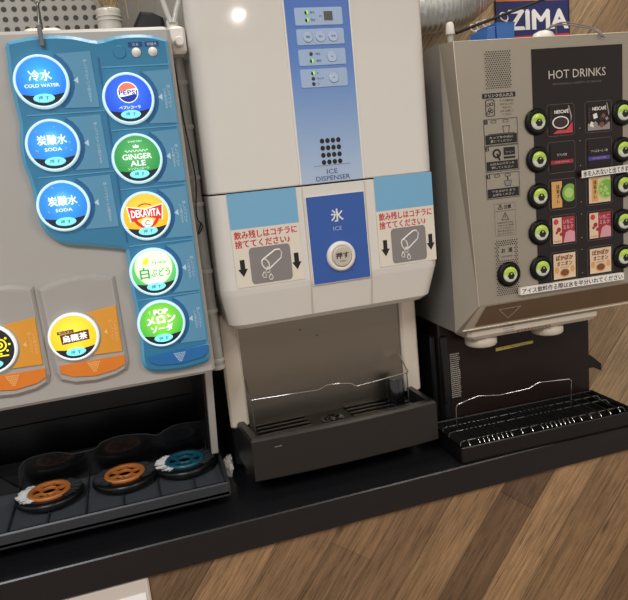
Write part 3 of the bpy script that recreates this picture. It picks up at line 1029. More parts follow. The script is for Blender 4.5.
b.text('製氷', 0.2825, 0.6475, KY, 'navy', h=0.0032); b.text('満氷', 0.2825, 0.6385, KY, 'navy', h=0.0032)
b.box(0.2910, 0.2945, 0.0276, 0.0281, 0.6425, 0.6433, 'navy')
b.box(0.2975, 0.3090, 0.0274, 0.0281, 0.6375, 0.6485, 'lcd')
b.build('key_panel', ice)
b = keypanel(0.6084, 0.6280)
for x, s_ in ((0.2735, '運転'), (0.2905, '停止'), (0.3075, '洗浄')):
    knob(b, x, 0.6182, s_)
b.build('key_panel', ice)
b = keypanel(0.5833, 0.6035)
led(b, 0.2755, 0.5975, False); led(b, 0.2755, 0.5890, True)
b.text('給氷', 0.2850, 0.5975, KY, 'navy', h=0.0030); b.text('連続', 0.2850, 0.5890, KY, 'navy', h=0.0030)
knob(b, 0.3035, 0.5932, '●', 0.0016)
b.build('key_panel', ice)
b = keypanel(0.5562, 0.5791)
led(b, 0.2755, 0.5738, True); led(b, 0.2755, 0.5672, False); led(b, 0.2755, 0.5606, False)
b.text('氷', 0.2820, 0.5738, KY, 'navy', h=0.0028); b.text('氷と水', 0.2855, 0.5672, KY, 'navy', h=0.0028); b.text('水', 0.2820, 0.5606, KY, 'navy', h=0.0028)
knob(b, 0.3035, 0.5675, '●', 0.0016)
b.build('key_panel', ice)

b = IB()
b.box(0.2483, 0.3325, 0.0285, 0.0302, 0.2995, 0.4185, 'white')
b.box(0.2493, 0.3315, 0.0280, 0.0290, 0.3003, 0.4177, 'iceblue')
b.text('氷', 0.2906, 0.3902, 0.0277, 'paper', h=0.0170, bold=0.02)
b.text('ICE', 0.2898, 0.3725, 0.0277, 'ctrl', h=0.0055, w=0.0125)
b.build('push_panel', ice, label='royal blue panel around the push button')
b = IB()
b.lathe([(0.0205, 0), (0.0205, 0.003), (0.0185, 0.006), (0.0150, 0.0062), (0.0142, 0.0045)], (0.2906, 0.0282, 0.3345), 'white', 'y', 40)
b.lathe([(0.0140, 0), (0.0140, 0.0022), (0.0125, 0.0030)], (0.2906, 0.0238, 0.3345), 'cream', 'y', 36)
b.text('押す', 0.2906, 0.3362, 0.0205, 'blackmat', w=0.0185, h=0.0085, bold=0.03)
b.text('PUSH', 0.2906, 0.3285, 0.0205, 'blackmat', w=0.0085, h=0.0022)
b.build('push_button', ice, label='round white push button')

def notice(x0, x1, zt, zb, lab, skew):
    b = IB()
    yb = 0.0288
    def P(u, v):
        return (x0+(x1-x0)*u, zb+(zt-zb)*v+skew*(u-0.5))
    def poly(q):
        return [P(u, v) for u, v in q]
    b.prism(poly([(0, 0), (1, 0), (1, 1), (0, 1)]), yb, 0.0298, 'noticepaper')
    y = yb-0.0002
    b.flat(poly([(0, 0.625), (1, 0.625), (1, 1), (0, 1)]), y, 'skyblue')
    W = x1-x0; H = zt-zb
    x, z = P(0.5, 0.560); b.text('飲み残しはコチラに', x, z, y, 'redtext', w=W*0.92, h=H*0.082, bold=0.035)
    x, z = P(0.44, 0.465); b.text('捨ててください♪', x, z, y, 'redtext', w=W*0.80, h=H*0.082, bold=0.035)
    gp = rrect(0.22, 0.83, 0.02, 0.415, 0.05)
    b.flat(poly(gp), y, 'greyprint')
    # tipped cup pouring drops
    def ln(pts, w=0.0011):
        b.tube([(P(u, v)[0], y-0.0002, P(u, v)[1]) for u, v in pts], w, 'paper', 5)
    ln([(0.40, 0.27), (0.60, 0.36), (0.66, 0.365), (0.70, 0.33), (0.68, 0.27), (0.50, 0.17)])
    cu = [(0.445+0.055*math.cos(a)*0.9-0.02*math.sin(a), 0.222+0.058*math.sin(a)) for a in [2*math.pi*k/16 for k in range(17)]]
    ln(cu, 0.0010)
    for du, dv in ((0.47, 0.155), (0.41, 0.105), (0.505, 0.075)):
        ln([(du, dv+0.038), (du+0.030, dv), (du+0.018, dv-0.025), (du-0.018, dv-0.025), (du-0.030, dv), (du, dv+0.038)], 0.0008)
    for ax in (0.11, 0.91):
        a = [(-0.035, 0.30), (0.035, 0.30), (0.035, 0.20), (0.072, 0.20), (0, 0.115), (-0.072, 0.20), (-0.035, 0.20)]
        b.flat(poly([(ax+p, q) for p, q in a]), y, 'blackmat')
    b.build('notice_sticker', ice, label=lab)
notice(0.1445, 0.2365, 0.4330, 0.3105, 'disposal notice sticker left of the royal blue panel', 0.0)
notice(0.3480, 0.4355, 0.4345, 0.3105, 'disposal notice sticker right of the royal blue panel', 0.0)

# drip tray of the ice dispenser
b = IB()
def trayplan(z, d=0.0, bow=0.006):
    p = []
    x0, x1 = 0.1385+d, 0.4255-d
    for k in range(13):
        u = k/12
        p.append((x0+(x1-x0)*u, 0.040+d-bow*(1-(2*u-1)**2), z))
    p += [(x1, 0.133-min(d, 0.002), z), (x0-0.006, 0.133-min(d, 0.002), z)]
    return p
b.loft([trayplan(0.0300, 0.004), trayplan(0.033), trayplan(0.091), trayplan(0.0945, 0.0025), trayplan(0.0945, 0.011), trayplan(0.078, 0.012)], 'icetray')
b.flat([(0.170, 0.0795), (0.186, 0.0795), (0.186, 0.0785), (0.170, 0.0785)], 0.0370, 'greyprint')
for x in (0.165, 0.176, 0.4):
    b.lathe([(0.003, 0), (0.003, 0.006)], (x, 0.06, 0.0245), 'chrome', 'z', 12)
it = b.build('drip_tray', ice, label='dark grey drip tray of the ice dispenser')
b = IB()
b.box(0.152, 0.412, 0.0530, 0.1235, 0.0782, 0.0805, 'buttonblack', 0.001)
for k in range(5):
    y = 0.062+k*0.014
    b.box(0.160, 0.240, y, y+0.005, 0.0805, 0.0830, 'blackgloss', 0.001)
    b.box(0.305, 0.405, y, y+0.005, 0.0805, 0.0830, 'blackgloss', 0.001)
b.lathe([(0.018, 0.0), (0.018, 0.003), (0.015, 0.0035), (0.0145, 0.001), (0.005, 0.001), (0.0045, 0.003)], (0.275, 0.085, 0.0805), 'blackgloss', 'z', 28)
for k in range(4):
    a = R(45+90*k)
    b.tube([(0.275+0.005*math.cos(a), 0.085+0.005*math.sin(a), 0.0835), (0.275+0.016*math.cos(a), 0.085+0.016*math.sin(a), 0.0835)], 0.0014, 'blackgloss', 6)
b.build('grate', it)
b = IB()
b.lathe([(0.0135, 0.0), (0.0135, 0.040), (0.0125, 0.042)], (0.386, 0.100, 0.0805), 'blackgloss', 'z', 28)
b.build('drain_tube', it)
b = IB()
gw = [(0.152, 0.112, 0.170), (0.1500, 0.070, 0.1440), (0.1525, 0.0685, 0.1420), (0.2505, 0.066, 0.1388), (0.2570, 0.066, 0.1405), (0.2627, 0.066, 0.1436), (0.2800, 0.066, 0.1425), (0.3016, 0.066, 0.1390), (0.3060, 0.066, 0.1345), (0.3110, 0.066, 0.1325), (0.3920, 0.068, 0.1372), (0.3960, 0.070, 0.1376), (0.4060, 0.117, 0.150)]
b.tube(gw, 0.0011, 'chrome', 8)
b.tube([(0.1515, 0.070, 0.142), (0.1520, 0.070, 0.080)], 0.0009, 'strap', 6)
b.tube([(0.3945, 0.070, 0.137), (0.3945, 0.070, 0.080)], 0.0009, 'strap', 6)
b.build('guard_wire', ice, label='thin chrome guard wire')

# ================================================================== HOT DRINKS MACHINE
hot = thing('hot_drinks_machine', 'bronze grey hot drinks machine with a dark picture panel and round green buttons', 'drink machine', (0.61, 0.01, 0), R(-2.5))
HB = MB
b = MB()
UL, UR = -0.143, 0.158
b.loft([[(UL, 0.030, 0.192), (UR, 0.030, 0.192), (UR, 0.030, 0.606), (UL, 0.030, 0.606)], [(UL, 0.40, 0.192), (UR, 0.40, 0.192), (UR, 0.40, 0.606), (UL, 0.40, 0.606)]], 'hotside')
b.build('housing', hot)
FT = [(-0.1365, 0.6025), (0.1520, 0.6025), (0.1480, 0.2340), (-0.1175, 0.2340)]
BK = [(-0.1420, 0.6055), (0.1575, 0.6055), (0.1575, 0.1925), (-0.1420, 0.1925)]
b = MB()
b.add([(x, 0.0, z) for x, z in FT], [(0, 1, 2, 3)], 'hotface')
ring0 = [(x, 0.0, z) for x, z in FT]
ring1 = [(x, 0.030, z) for x, z in BK]
for k, mm in ((0, 'hotrim'), (1, 'hotface'), (2, 'hotface'), (3, 'hotface')):
    j = (k+1) % 4
    b.add([ring0[k], ring0[j], ring1[j], ring1[k]], [(0, 1, 2, 3)], mm)
b.tube([(FT[3][0], 0.0, FT[3][1]), (FT[0][0], 0.0, FT[0][1]), (FT[1][0], 0.0, FT[1][1])], 0.0009, 'hotrim', 6)
face = b.build('front_door', hot, label='brushed bronze grey front door')
# slanted lip below the door
def lip(u, y, v):
    t_ = (0.234-v)/(0.234-0.2012)
    off = 0.030*t_
    dep = (0.81+off)/0.81
    return ((u+0.61)*dep-0.61, off+y, 0.234-0.0418*t_)
b = MB()
lp = [(-0.1070, 0.2325), (0.1395, 0.2325), (0.1500, 0.2052), (-0.1290, 0.2052)]
b.add([lip(u, -0.0006, v) for u, v in [(-0.1175, 0.2338), (0.1480, 0.2338), (0.150, 0.2014), (-0.149, 0.2014)]], [(0, 1, 2, 3)], 'hotrim')
b.add([lip(u, -0.0016, v) for u, v in lp], [(0, 1, 2, 3)], 'hotlip')
outline(b, [(-0.0868, 0.2249), (-0.0509, 0.2254), (-0.0740, 0.2102)], -0.0020, 0.0007, 'silverprint', lip)
outline(b, [(0.0192, 0.2250), (0.0925, 0.2268), (0.0627, 0.2092)], -0.0020, 0.0007, 'dimprint', lip)
b.tube([lip(-0.149, -0.0006, 0.2014), lip(0.150, -0.0006, 0.2014)], 0.0016, 'hotrim', 8)
b.build('lip', hot, label='brown slanted lip with outlined triangles')
# dark picture panel
b = MB()
b.box(-0.0180, 0.1312, -0.0012, 0.0005, 0.2500, 0.5868, 'dark')
b.text('HOT DRINKS', 0.0551, 0.5509, -0.0015, 'silverprint', w=0.0945, h=0.0115)
b.text('PROVIDING A VARIETY OF DRINKS', 0.0548, 0.5378, -0.0015, 'dimprint', w=0.080, h=0.0030)
for k in range(5):
    z = 0.462-k*0.0533
    for q in (0.012, -0.006):
        b.disc(0.0572, z+q, 0.0007, -0.0015, 'silverprint', 10)
pp = b.build('picture_panel', hot, label='dark brown panel of drink pictures')
ROWZ = [0.4880, 0.4355, 0.3823, 0.3295, 0.2755]
CX = (0.0258, 0.0890)
def card(col, row, draw):
    x, z = CX[col], ROWZ[row]
    b = MB()
    fr_ = rrect(x-0.0225, x+0.0225, z-0.0220, z+0.0220, 0.004)
    outline(b, fr_, -0.0015, 0.0005, 'dimprint')
    b.prism(rrect(x-0.0188, x+0.0188, z-0.0190, z+0.0190, 0.001), -0.0020, -0.0012, 'dark')
    draw(b, x, z, -0.0023, col)
    b.build('drink_card', pp)
def q4(b, x0, x1, z0, z1, y, m):
    b.flat([(x0, z0), (x1, z0), (x1, z1), (x0, z1)], y, m)
def d_coffee(b, x, z, y, c):
    b.text('NESCAFÉ', x+0.001, z+0.0120, y, 'paper', w=0.023, h=0.0058, bold=0.04)
    if c == 0:
        b.flat([(x-0.014, z-0.0190), (x+0.0188, z-0.0190), (x+0.0188, z-0.004), (x+0.008, z-0.0145), (x-0.006, z-0.0140)], y, 'redtext')
        b.disc(x-0.001, z-0.0035, 0.0138, y-0.0002, 'paper', 32, 0.0088)
        b.disc(x-0.001, z-0.0035, 0.0118, y-0.0004, 'coffee', 32, 0.0072)
        b.flat([(x+0.0115, z+0.0190), (x+0.0135, z+0.0190), (x+0.0180, z+0.004), (x+0.0160, z-0.006), (x+0.0155, z+0.004)], y-0.0002, 'icecube')
    else:
        q4(b, x-0.0188, x+0.0188, z-0.0190, z-0.009, y, 'icecube')
        rr = random.Random(5)
        for k in range(11):
            cx, cz = x+rr.uniform(-0.012, 0.015), z+rr.uniform(-0.014, 0.002)
            a = rr.uniform(0, 1.5); r_ = rr.uniform(0.0028, 0.0050)
            b.flat([(cx+r_*math.cos(a+1.5708*i), cz+r_*math.sin(a+1.5708*i)) for i in range(4)], y-0.0002-k*0.00005, ('coffee', 'soup', 'icecube', 'blackmat', 'paper')[k % 5])
        b.flat([(x+0.0130, z+0.0190), (x+0.0145, z+0.0190), (x+0.0180, z+0.004), (x+0.0165, z)], y-0.0002, 'icecube')
    b.text('\n'.join('コーヒー'), x-0.0160, z+0.005, y, 'dimprint', h=0.015)
def d_bar(b, x, z, y, c):
    b.text('カフェモカ' if c == 0 else 'アイスコーヒー用', x, z+0.0035, y, 'paper', w=0.016 if c == 0 else 0.028, h=0.0036)
    q4(b, x-0.0188, x+0.0188, z-0.0095, z-0.0040, y, 'redprint' if c == 0 else 'indigo')
    b.text('CAFE MOCHA' if c == 0 else 'FOR ICED COFFEE', x, z-0.0067, y-0.0002, 'pinkprint', w=0.024, h=0.0024)
def d_matcha(b, x, z, y, c):
    if c:
        q4(b, x-0.0188, x+0.0188, z-0.0190, z+0.0190, y, 'creamprint')
    q4(b, x-0.0188, x-0.0015, z-0.0190, z+0.0190, y-0.0001, 'tanprint' if c == 0 else 'creamprint')
    q4(b, x-0.0140, x-0.0030, z-0.0170, z+0.0170, y-0.0002, 'tanprint')
    b.text('\n'.join('抹茶オレ'), x-0.0085, z+0.001, y-0.0004, 'coffee', h=0.027, w=0.0058, bold=0.02)
    n = 28
    r_ = 0.0155
    pts = [(min(x+0.0188, x+0.0105+r_*math.cos(2*math.pi*k/n)), max(z-0.019, min(z+0.0188, z+0.001+r_*math.sin(2*math.pi*k/n)))) for k in range(n)]
    b.flat(pts, y-0.0004, 'blackmat' if c == 0 else 'matchalight')
    pts = [(min(x+0.0188, x+0.0115+0.0130*math.cos(2*math.pi*k/n)), z+0.001+0.0130*math.sin(2*math.pi*k/n)) for k in range(n)]
    b.flat(pts, y-0.0006, 'matcha')
    if c == 0:
        b.disc(x+0.0095, z+0.001, 0.0075, y-0.0008, 'matchalight', 24)
    else:
        rr = random.Random(9)
        for k in range(9):
            cx, cz = x+0.0095+rr.uniform(-0.008, 0.006), z+rr.uniform(-0.009, 0.010)
            b.flat([(cx+0.003*math.cos(a), cz+0.003*math.sin(a)) for a in (0.3, 1.9, 3.4, 5.0)], y-0.0008-k*0.00003, 'matchalight')
def d_berry(b, x, z, y, c):
    q4(b, x-0.0188, x+0.0188, z-0.0190, z+0.0190, y, 'redprint')
    q4(b, x-0.0188, x-0.0035, z-0.0190, z+0.0190, y-0.0001, 'creamprint')
    b.flat([(x-0.0010, z-0.0190), (x+0.0188, z-0.0190), (x+0.0188, z-0.004), (x+0.010, z-0.0010), (x+0.003, z-0.0040)], y-0.0002, 'pinkprint')
    for dx, dz, r_ in ((-0.0130, 0.0130, 0.0042), (-0.0085, 0.0010, 0.0036), (-0.0050, -0.0060, 0.0026), (-0.0120, -0.0030, 0.0022)):
        b.disc(x+dx, z+dz, r_, y-0.0003, 'redtext' if dx < -0.012 else 'redprint', 14)
    b.text('いちご', x+0.0075, z+0.0120, y-0.0003, 'pinkprint', w=0.017, h=0.0062, bold=0.05)
    b.text('ミルク', x+0.0075, z+0.0040, y-0.0003, 'pinkprint', w=0.017, h=0.0060, bold=0.05)
    b.text('STRAWBERRY', x-0.0110, z-0.0160, y-0.0003, 'redprint', w=0.0130, h=0.0018)
def d_onion(b, x, z, y, c):
    q4(b, x-0.0188, x+0.0188, z-0.0190, z+0.0190, y, 'creamprint')
    b.text('ぽかぽか', x, z+0.0128, y-0.0002, 'soup', w=0.029, h=0.0075, bold=0.05)
    b.text('オニオン', x, z+0.0040, y-0.0002, 'soup', w=0.026, h=0.0066, bold=0.05)
    b.text('ONION SOUP', x, z-0.0020, y-0.0002, 'soup', w=0.016, h=0.0016)
    for s_ in (-1, 1):
        b.disc(x+s_*0.0135, z-0.0055, 0.0038, y-0.0001, 'tanprint', 12, 0.0052)
    b.disc(x, z-0.0105, 0.0085, y-0.0002, 'tanprint', 24, 0.0068)
    b.disc(x, z-0.0100, 0.0072, y-0.0004, 'soup', 24, 0.0050)
for r_, d in enumerate((d_coffee, d_bar, d_matcha, d_berry, d_onion)):
    for c in (0, 1):
        card(c, r_, d)
# push buttons
def hot_button(x, z):
    b = MB()
    b.lathe([(0.0186, 0), (0.0186, 0.002), (0.0170, 0.0045), (0.0140, 0.0055), (0.0118, 0.0046)], (x, -0.0008, z), 'buttonblack', 'y', 40)
    o = b.build('push_button', hot, (x, 0, z))
    b = MB()
    b.lathe([(0.0112, 0.0), (0.0112, 0.0014), (0.0094, 0.0026), (0.0050, 0.0030)], (x, -0.0050, z), 'capgreen', 'y', 32)
    b.lathe([(0.0050, 0.0), (0.0046, 0.0008)], (x, -0.0079, z-0.0010), 'blackmat', 'y', 18)
    b.flat([(x-0.0066, z-0.0006), (x+0.0066, z-0.0006), (x+0.0030, z-0.0064), (x-0.0030, z-0.0064)], -0.0084, 'blackmat')
    b.disc(x, z+0.0014, 0.0013, -0.0089, 'matchalight', 12)
    b.build('cap', o, (x, 0, z))
for z in (0.4882, 0.4355, 0.3833, 0.3303, 0.2770):
    hot_button(-0.0139, z)
for z in (0.4902, 0.4370, 0.3849, 0.3304, 0.2763):
    hot_button(0.1302, z)
# sticker strips
b = MB()
b.prism([(0.0540, 0.4025), (0.1500, 0.4045), (0.1500, 0.4150), (0.0540, 0.4130)], -0.0085, -0.0080, 'paper')
b.text('氷を入れないと出てきません', 0.1025, 0.4088, -0.0087, 'blackmat', w=0.092, h=0.0082, bold=0.02, rot=0.02)
b.build('label_strip', hot, label='white strip across the right picture column')
b = MB()
b.prism([(-0.0538, 0.2430), (0.1258, 0.2415), (0.1254, 0.2520), (-0.0542, 0.2535)], -0.0085, -0.0020, 'paper')
b.text('アイス飲料作る際は氷を半分いれてください', 0.0358, 0.2475, -0.0087, 'blackmat', w=0.174, h=0.0080, bold=0.02, rot=-0.008)
b.build('label_strip', hot, label='long white strip along the bottom of the door')
# left column: grille, instructions
def grille(x0, x1, z0, z1, nx, nz, skip=None):
    b = MB()
    b.flat([(x0-0.001, z0-0.001), (x1+0.001, z0-0.001), (x1+0.001, z1+0.001), (x0-0.001, z1+0.001)], -0.0003, 'hotface')
    dx, dz = (x1-x0)/nx, (z1-z0)/nz
    for j in range(nz):
        for i in range(nx):
            x, z = x0+dx*(i+0.5+(0.25 if j % 2 else -0.25)), z0+dz*(j+0.5)
            if skip and skip(x, z):
                continue
            b.disc(x, z, 0.00105, -0.0006, 'blackmat', 8)
    b.build('grille', face)
grille(-0.0905, -0.0510, 0.5375, 0.5880, 11, 18)
grille(-0.0874, -0.0512, 0.2445, 0.3265, 10, 28, lambda x, z: 0.296 < z < 0.319 and -0.082 < x < -0.056)
b = MB()
b.text('お  湯', -0.0690, 0.3110, -0.0007, 'blackmat', h=0.0068, bold=0.02)
b.text('HOT WATER', -0.0690, 0.3020, -0.0007, 'blackmat', w=0.018, h=0.0020)
b.build('lettering', face)
hot_button(-0.0680, 0.2755)
b = MB(); y = -0.0006
q4(b, -0.0970, -0.0456, 0.5255, 0.5322, y, 'blackmat')
b.text('ドリンクの入れ方', -0.0713, 0.5288, y-0.0002, 'silverprint', w=0.044, h=0.0048, bold=0.02)
outline(b, rrect(-0.0925, -0.0790, 0.5015, 0.5235, 0.003), y, 0.0009, 'blackmat')
for cx, cz in ((-0.0885, 0.5165), (-0.0832, 0.5175), (-0.0862, 0.5105), (-0.0835, 0.5080), (-0.0888, 0.5060)):
    ring_flat(b, cx, cz, 0.0018, 0.0026, y, 'blackmat', 12)
for k, s_ in enumerate(('アイス飲料は', '氷をカップに', '半分いれて', 'ボタンを押して', 'ください')):
    b.text(s_, -0.0595, 0.5212-k*0.0047, y, 'blackmat', w=0.021 if k not in (2, 4) else 0.014, h=0.0030)
b.build('instruction_print', face, label='printed cup icon with how-to text')
def instr(z0, z1, num, l1, l2, pic):
    b = MB()
    y = -0.0006
    x0, x1 = -0.0968, -0.0442
    outline(b, [(x0, z0), (x1, z0), (x1, z1), (x0, z1)], y, 0.0006, 'blackmat')
    zc_ = z0+(z1-z0)*0.40
    q4(b, x0+0.0015, x1-0.0015, z0+0.0015, zc_, y, 'blackmat')
    h_ = (zc_-z0-0.0015)
    b.text(l1, (x0+x1)/2, z0+0.0015+h_*0.70, y-0.0002, 'silverprint', w=0.038, h=0.0035)
    b.text(l2, (x0+x1)/2, z0+0.0015+h_*0.30, y-0.0002, 'silverprint', w=0.034, h=0.0035)
    q4(b, x0+0.0008, x0+0.0060, z1-0.0062, z1-0.0008, y, 'blackmat')
    b.text(num, x0+0.0034, z1-0.0035, y-0.0002, 'silverprint', h=0.0036)
    pic(b, (x0+x1)/2, zc_, z1, y)
    b.build('instruction_print', face)
def pic_cup(b, x, zb, zt, y):
    for dx in (-0.011, 0.008):
        outline(b, rrect(x+dx-0.004, x+dx+0.004, zt-0.0050, zt-0.0018, 0.001, 2), y, 0.0006, 'blackmat')
    outline(b, [(x+0.003, zb+0.011), (x+0.014, zb+0.011), (x+0.012, zb+0.001), (x+0.005, zb+0.001)], y, 0.0007, 'blackmat')
    q4(b, x-0.020, x+0.022, zb+0.0005, zb+0.0014, y, 'blackmat')
def pic_press(b, x, zb, zt, y):
    ring_flat(b, x-0.0080, (zb+zt)/2, 0.0040, 0.0066, y, 'blackmat', 24)
    b.flat([(x-0.005, zb+0.001), (x-0.002, zb+0.001), (x-0.006, (zb+zt)/2), (x-0.009, (zb+zt)/2)], y, 'blackmat')
    q4(b, x+0.003, x+0.021, zb+0.0075, zt-0.0030, y, 'blackmat')
    b.text('コーヒー', x+0.012, zb+0.0115, y-0.0002, 'silverprint', w=0.012, h=0.0032)
    q4(b, x+0.003, x+0.021, zb+0.0025, zb+0.0055, y, 'blackmat')
def pic_pour(b, x, zb, zt, y):
    for dx in (-0.009, 0.008):
        outline(b, rrect(x+dx-0.004, x+dx+0.004, zt-0.0050, zt-0.0015, 0.001, 2), y, 0.0006, 'blackmat')
    q4(b, x+0.0072, x+0.0086, zb+0.010, zt-0.005, y, 'blackmat')
    b.flat([(x+0.002, zb+0.010), (x+0.014, zb+0.010), (x+0.012, zb+0.0025), (x+0.004, zb+0.0025)], y, 'greyprint')
    outline(b, [(x+0.002, zb+0.010), (x+0.014, zb+0.010), (x+0.012, zb+0.0025), (x+0.004, zb+0.0025)], y, 0.0007, 'blackmat')
instr(0.4615, 0.4970, '1', 'カップを中央に', '置いてください', pic_cup)
instr(0.4250, 0.4603, '2', 'お好みのボタンを', '押してください', pic_press)
instr(0.3868, 0.4220, '3', 'できあがりまで', 'お待ちください', pic_pour)
b = MB(); y = -0.0006
outline(b, [(-0.0860, 0.3330), (-0.0528, 0.3320), (-0.0525, 0.3785), (-0.0862, 0.3790)], y, 0.0004, 'dimprint')
def warn(b, x, z, s_):
    outline(b, [(x-s_, z-s_*0.8), (x+s_, z-s_*0.8), (x, z+s_)], y, 0.0007, 'blackmat')
    q4(b, x-0.0004, x+0.0004, z-s_*0.4, z+s_*0.4, y, 'blackmat')
warn(b, -0.0765, 0.3742, 0.0036)
b.text('注意', -0.0650, 0.3740, y, 'blackmat', h=0.0056, bold=0.02)
q4(b, -0.0850, -0.0535, 0.3683, 0.3687, y, 'blackmat')
warn(b, -0.0693, 0.3600, 0.0056)
for k, s_ in enumerate(('熱湯が出ますので', 'やけどに注意', 'してください。', '顔や手を近づけ', 'ないでください')):
    b.text(s_, -0.0693, 0.3515-k*0.0040, y, 'blackmat', w=0.026, h=0.0026)
b.build('instruction_print', face, label='printed caution notice with warning triangle')

# under the head: nozzles, splash back, tray
b = MB()
b.box(-0.118, 0.116, 0.036, 0.098, 0.172, 0.1918, 'cream', 0.006)
for i in range(9):
    for j in range(4):
        b.disc(-0.058+i*0.0022, 0.176+j*0.0035, 0.0007, 0.0357, 'hole', 6)
for i in range(10):
    b.box(-0.034+i*0.0062, -0.031+i*0.0062, 0.0354, 0.036, 0.1735, 0.177, 'hotlip')
b.build('nozzle_cover', hot, label='cream cover around the nozzles')
for x in (-0.082, 0.039):
    b = MB()
    b.lathe([(0.0235, 0.0), (0.0250, 0.002), (0.0250, 0.012), (0.0225, 0.0125), (0.0225, 0.030)], (x, 0.066, 0.156), 'cream', 'z', 32)
    b.lathe([(0.019, 0.0), (0.017, 0.010)], (x, 0.066, 0.154), 'hotlip', 'z', 24)
    b.build('nozzle', hot)
b = MB()
b.box(-0.139, 0.146, 0.100, 0.39, 0.0, 0.1918, 'dark', 0.003)
b.box(-0.150, -0.1392, 0.108, 0.20, 0.02, 0.17, 'black', 0.003)
b.box(-0.139, -0.126, 0.092, 0.0999, 0.03, 0.17, 'black', 0.002)
b.lathe([(0.004, 0), (0.003, 0.002)], (-0.1325, 0.092, 0.060), 'black', 'y', 14)
b.build('splash_back', hot, label='dark recess behind the tray')
b = MB()
b.prism([(-0.0370, 0.1275), (0.0336, 0.1300), (0.0336, 0.1350), (-0.0370, 0.1330)], 0.0990, 0.0999, 'yellowtag')
b.text('あつい! 注意してください', -0.002, 0.1313, 0.0988, 'blackmat', w=0.046, h=0.0026)
b.build('warning_tag', hot, label='narrow yellow warning tag')
b = MB()
b.box(-0.1225, -0.1030, 0.0992, 0.0999, 0.0590, 0.1390, 'black')
rr = random.Random(2)
for k in range(22):
    z = 0.1370-k*0.0035
    x = -0.1215
    while x < -0.1055:
        w_ = rr.uniform(0.0008, 0.0032)
        q4(b, x, min(x+w_, -0.1040), z-0.0018, z-0.0006, 0.0990, 'silverprint')
        x += w_+0.0007
b.build('rating_plate', hot, label='small printed rating plate')
b = MB()
b.loft([[(0.146, 0.110, 0.062), (0.146, 0.135, 0.062), (0.146, 0.135, 0.092), (0.146, 0.110, 0.092)], [(0.160, 0.108, 0.062), (0.160, 0.128, 0.062), (0.160, 0.128, 0.080), (0.160, 0.108, 0.080)], [(0.172, 0.104, 0.055), (0.172, 0.120, 0.055), (0.172, 0.120, 0.068), (0.172, 0.104, 0.068)]], 'black')
b.lathe([(0.005, 0.0), (0.005, 0.004)], (0.172, 0.112, 0.0615), 'strap', 'x', 14)
b.build('side_tap', hot, label='black side tap')
# tray
b = MB()
T0, T1, TF, TB = -0.166, 0.146, -0.012, 0.0985
b.box(T0, T1, TF, TB, 0.0, 0.006, 'black', 0.002)
b.box(T0, T1, TF, TF+0.004, 0.0, 0.0265, 'black', 0.0018)
b.box(T0, T1, TB-0.004, TB, 0.0, 0.0265, 'black', 0.0015)
b.box(T0, T0+0.004, TF, TB, 0.0, 0.0265, 'black', 0.0018)
b.box(T1-0.004, T1, TF, TB, 0.0, 0.0265, 'black', 0.0018)
tr = b.build('drip_tray', hot, label='shallow black drip tray with a wire grate')
xs = [-0.145, -0.128, -0.120, -0.112, -0.104, -0.096, -0.088, -0.080, -0.072, -0.054, -0.036, -0.018, -0.010, -0.002, 0.006, 0.014, 0.022, 0.030, 0.038, 0.052, 0.070, 0.088, 0.106, 0.124]
for x in xs:
    b = MB()
    b.tube([(x, TF+0.010, 0.0175), (x, TF+0.0125, 0.0250), (x, TF+0.018, 0.0268)], 0.0010, 'chrome', 6)
    b.tube([(x, TF+0.018, 0.0268), (x, TB-0.012, 0.0268)], 0.0010, 'darksteel', 6)
    b.build('grate_bar', tr)
for y in (0.012, 0.050, 0.072):
    b = MB()
    b.tube([(-0.158, y-0.006, 0.0180), (-0.154, y, 0.0240), (-0.146, y, 0.0252), (0.132, y, 0.0252), (0.138, y, 0.0240), (0.141, y-0.004, 0.0180)], 0.0012, 'strap', 6)
    b.build('grate_rod', tr)
b = MB()
gw = [(-0.1350, 0.060, 0.0255), (-0.1345, 0.060, 0.060), (-0.1320, 0.060, 0.0650), (-0.1131, 0.060, 0.0690), (-0.0951, 0.060, 0.0722), (-0.0566, 0.060, 0.0667), (-0.0022, 0.060, 0.0677), (0.0075, 0.060, 0.0715), (0.0168, 0.060, 0.0748), (0.074, 0.060, 0.0702), (0.0770, 0.060, 0.0670), (0.0768, 0.060, 0.0255)]
b.tube(gw, 0.0012, 'chrome', 8)
b.build('guard_wire', hot, label='chrome guard wire with a stepped top')

# ================================================================== SMALL THINGS AND BACKGROUND
# metal clip over the left machine's top edge
b = MB()
b.tube(smooth_path([(-0.0400, 0.024, 0.6365), (-0.0398, 0.014, 0.660), (-0.0400, 0.006, 0.658), (-0.0405, 0.002, 0.645), (-0.0415, 0.0005, 0.636)], 5), 0.0013, 'strap', 8)
ring = [(-0.0398+0.0030*math.cos(2*math.pi*k/16), 0.010, 0.6640+0.0040*math.sin(2*math.pi*k/16)) for k in range(16)]
b.tube(ring, 0.0009, 'strap', 6, closed=True)
b.box(-0.0440, -0.0390, -0.0042, -0.0012, 0.6130, 0.6360, 'strap', 0.0008)
tag(b.build('hanging_clip'), 'small grey metal clip hooked over the top edge of the cold drink dispenser', 'clip')
b = MB(); b.box(-0.064, -0.020, 0.060, 0.085, 0.6335, 0.6470, 'white', 0.004)
tag(b.build('plastic_block'), 'small white plastic block on top of the dispenser behind the metal clip', 'block')

b = MB()
b.box(-0.60, 0.0365, 0.350, 0.353, 0.6338, 1.02, 'perf')
hs = 0.01475
for j in range(26):
    z = 0.6420+j*hs-0.0042
    for i in range(43):
        x = 0.0262-i*hs
        b.disc(x, z, 0.0041, 0.3496, 'hole', 14)
tag(b.build('perforated_panel'), 'grey perforated sheet metal panel standing on top of the cold drink dispenser', 'panel')

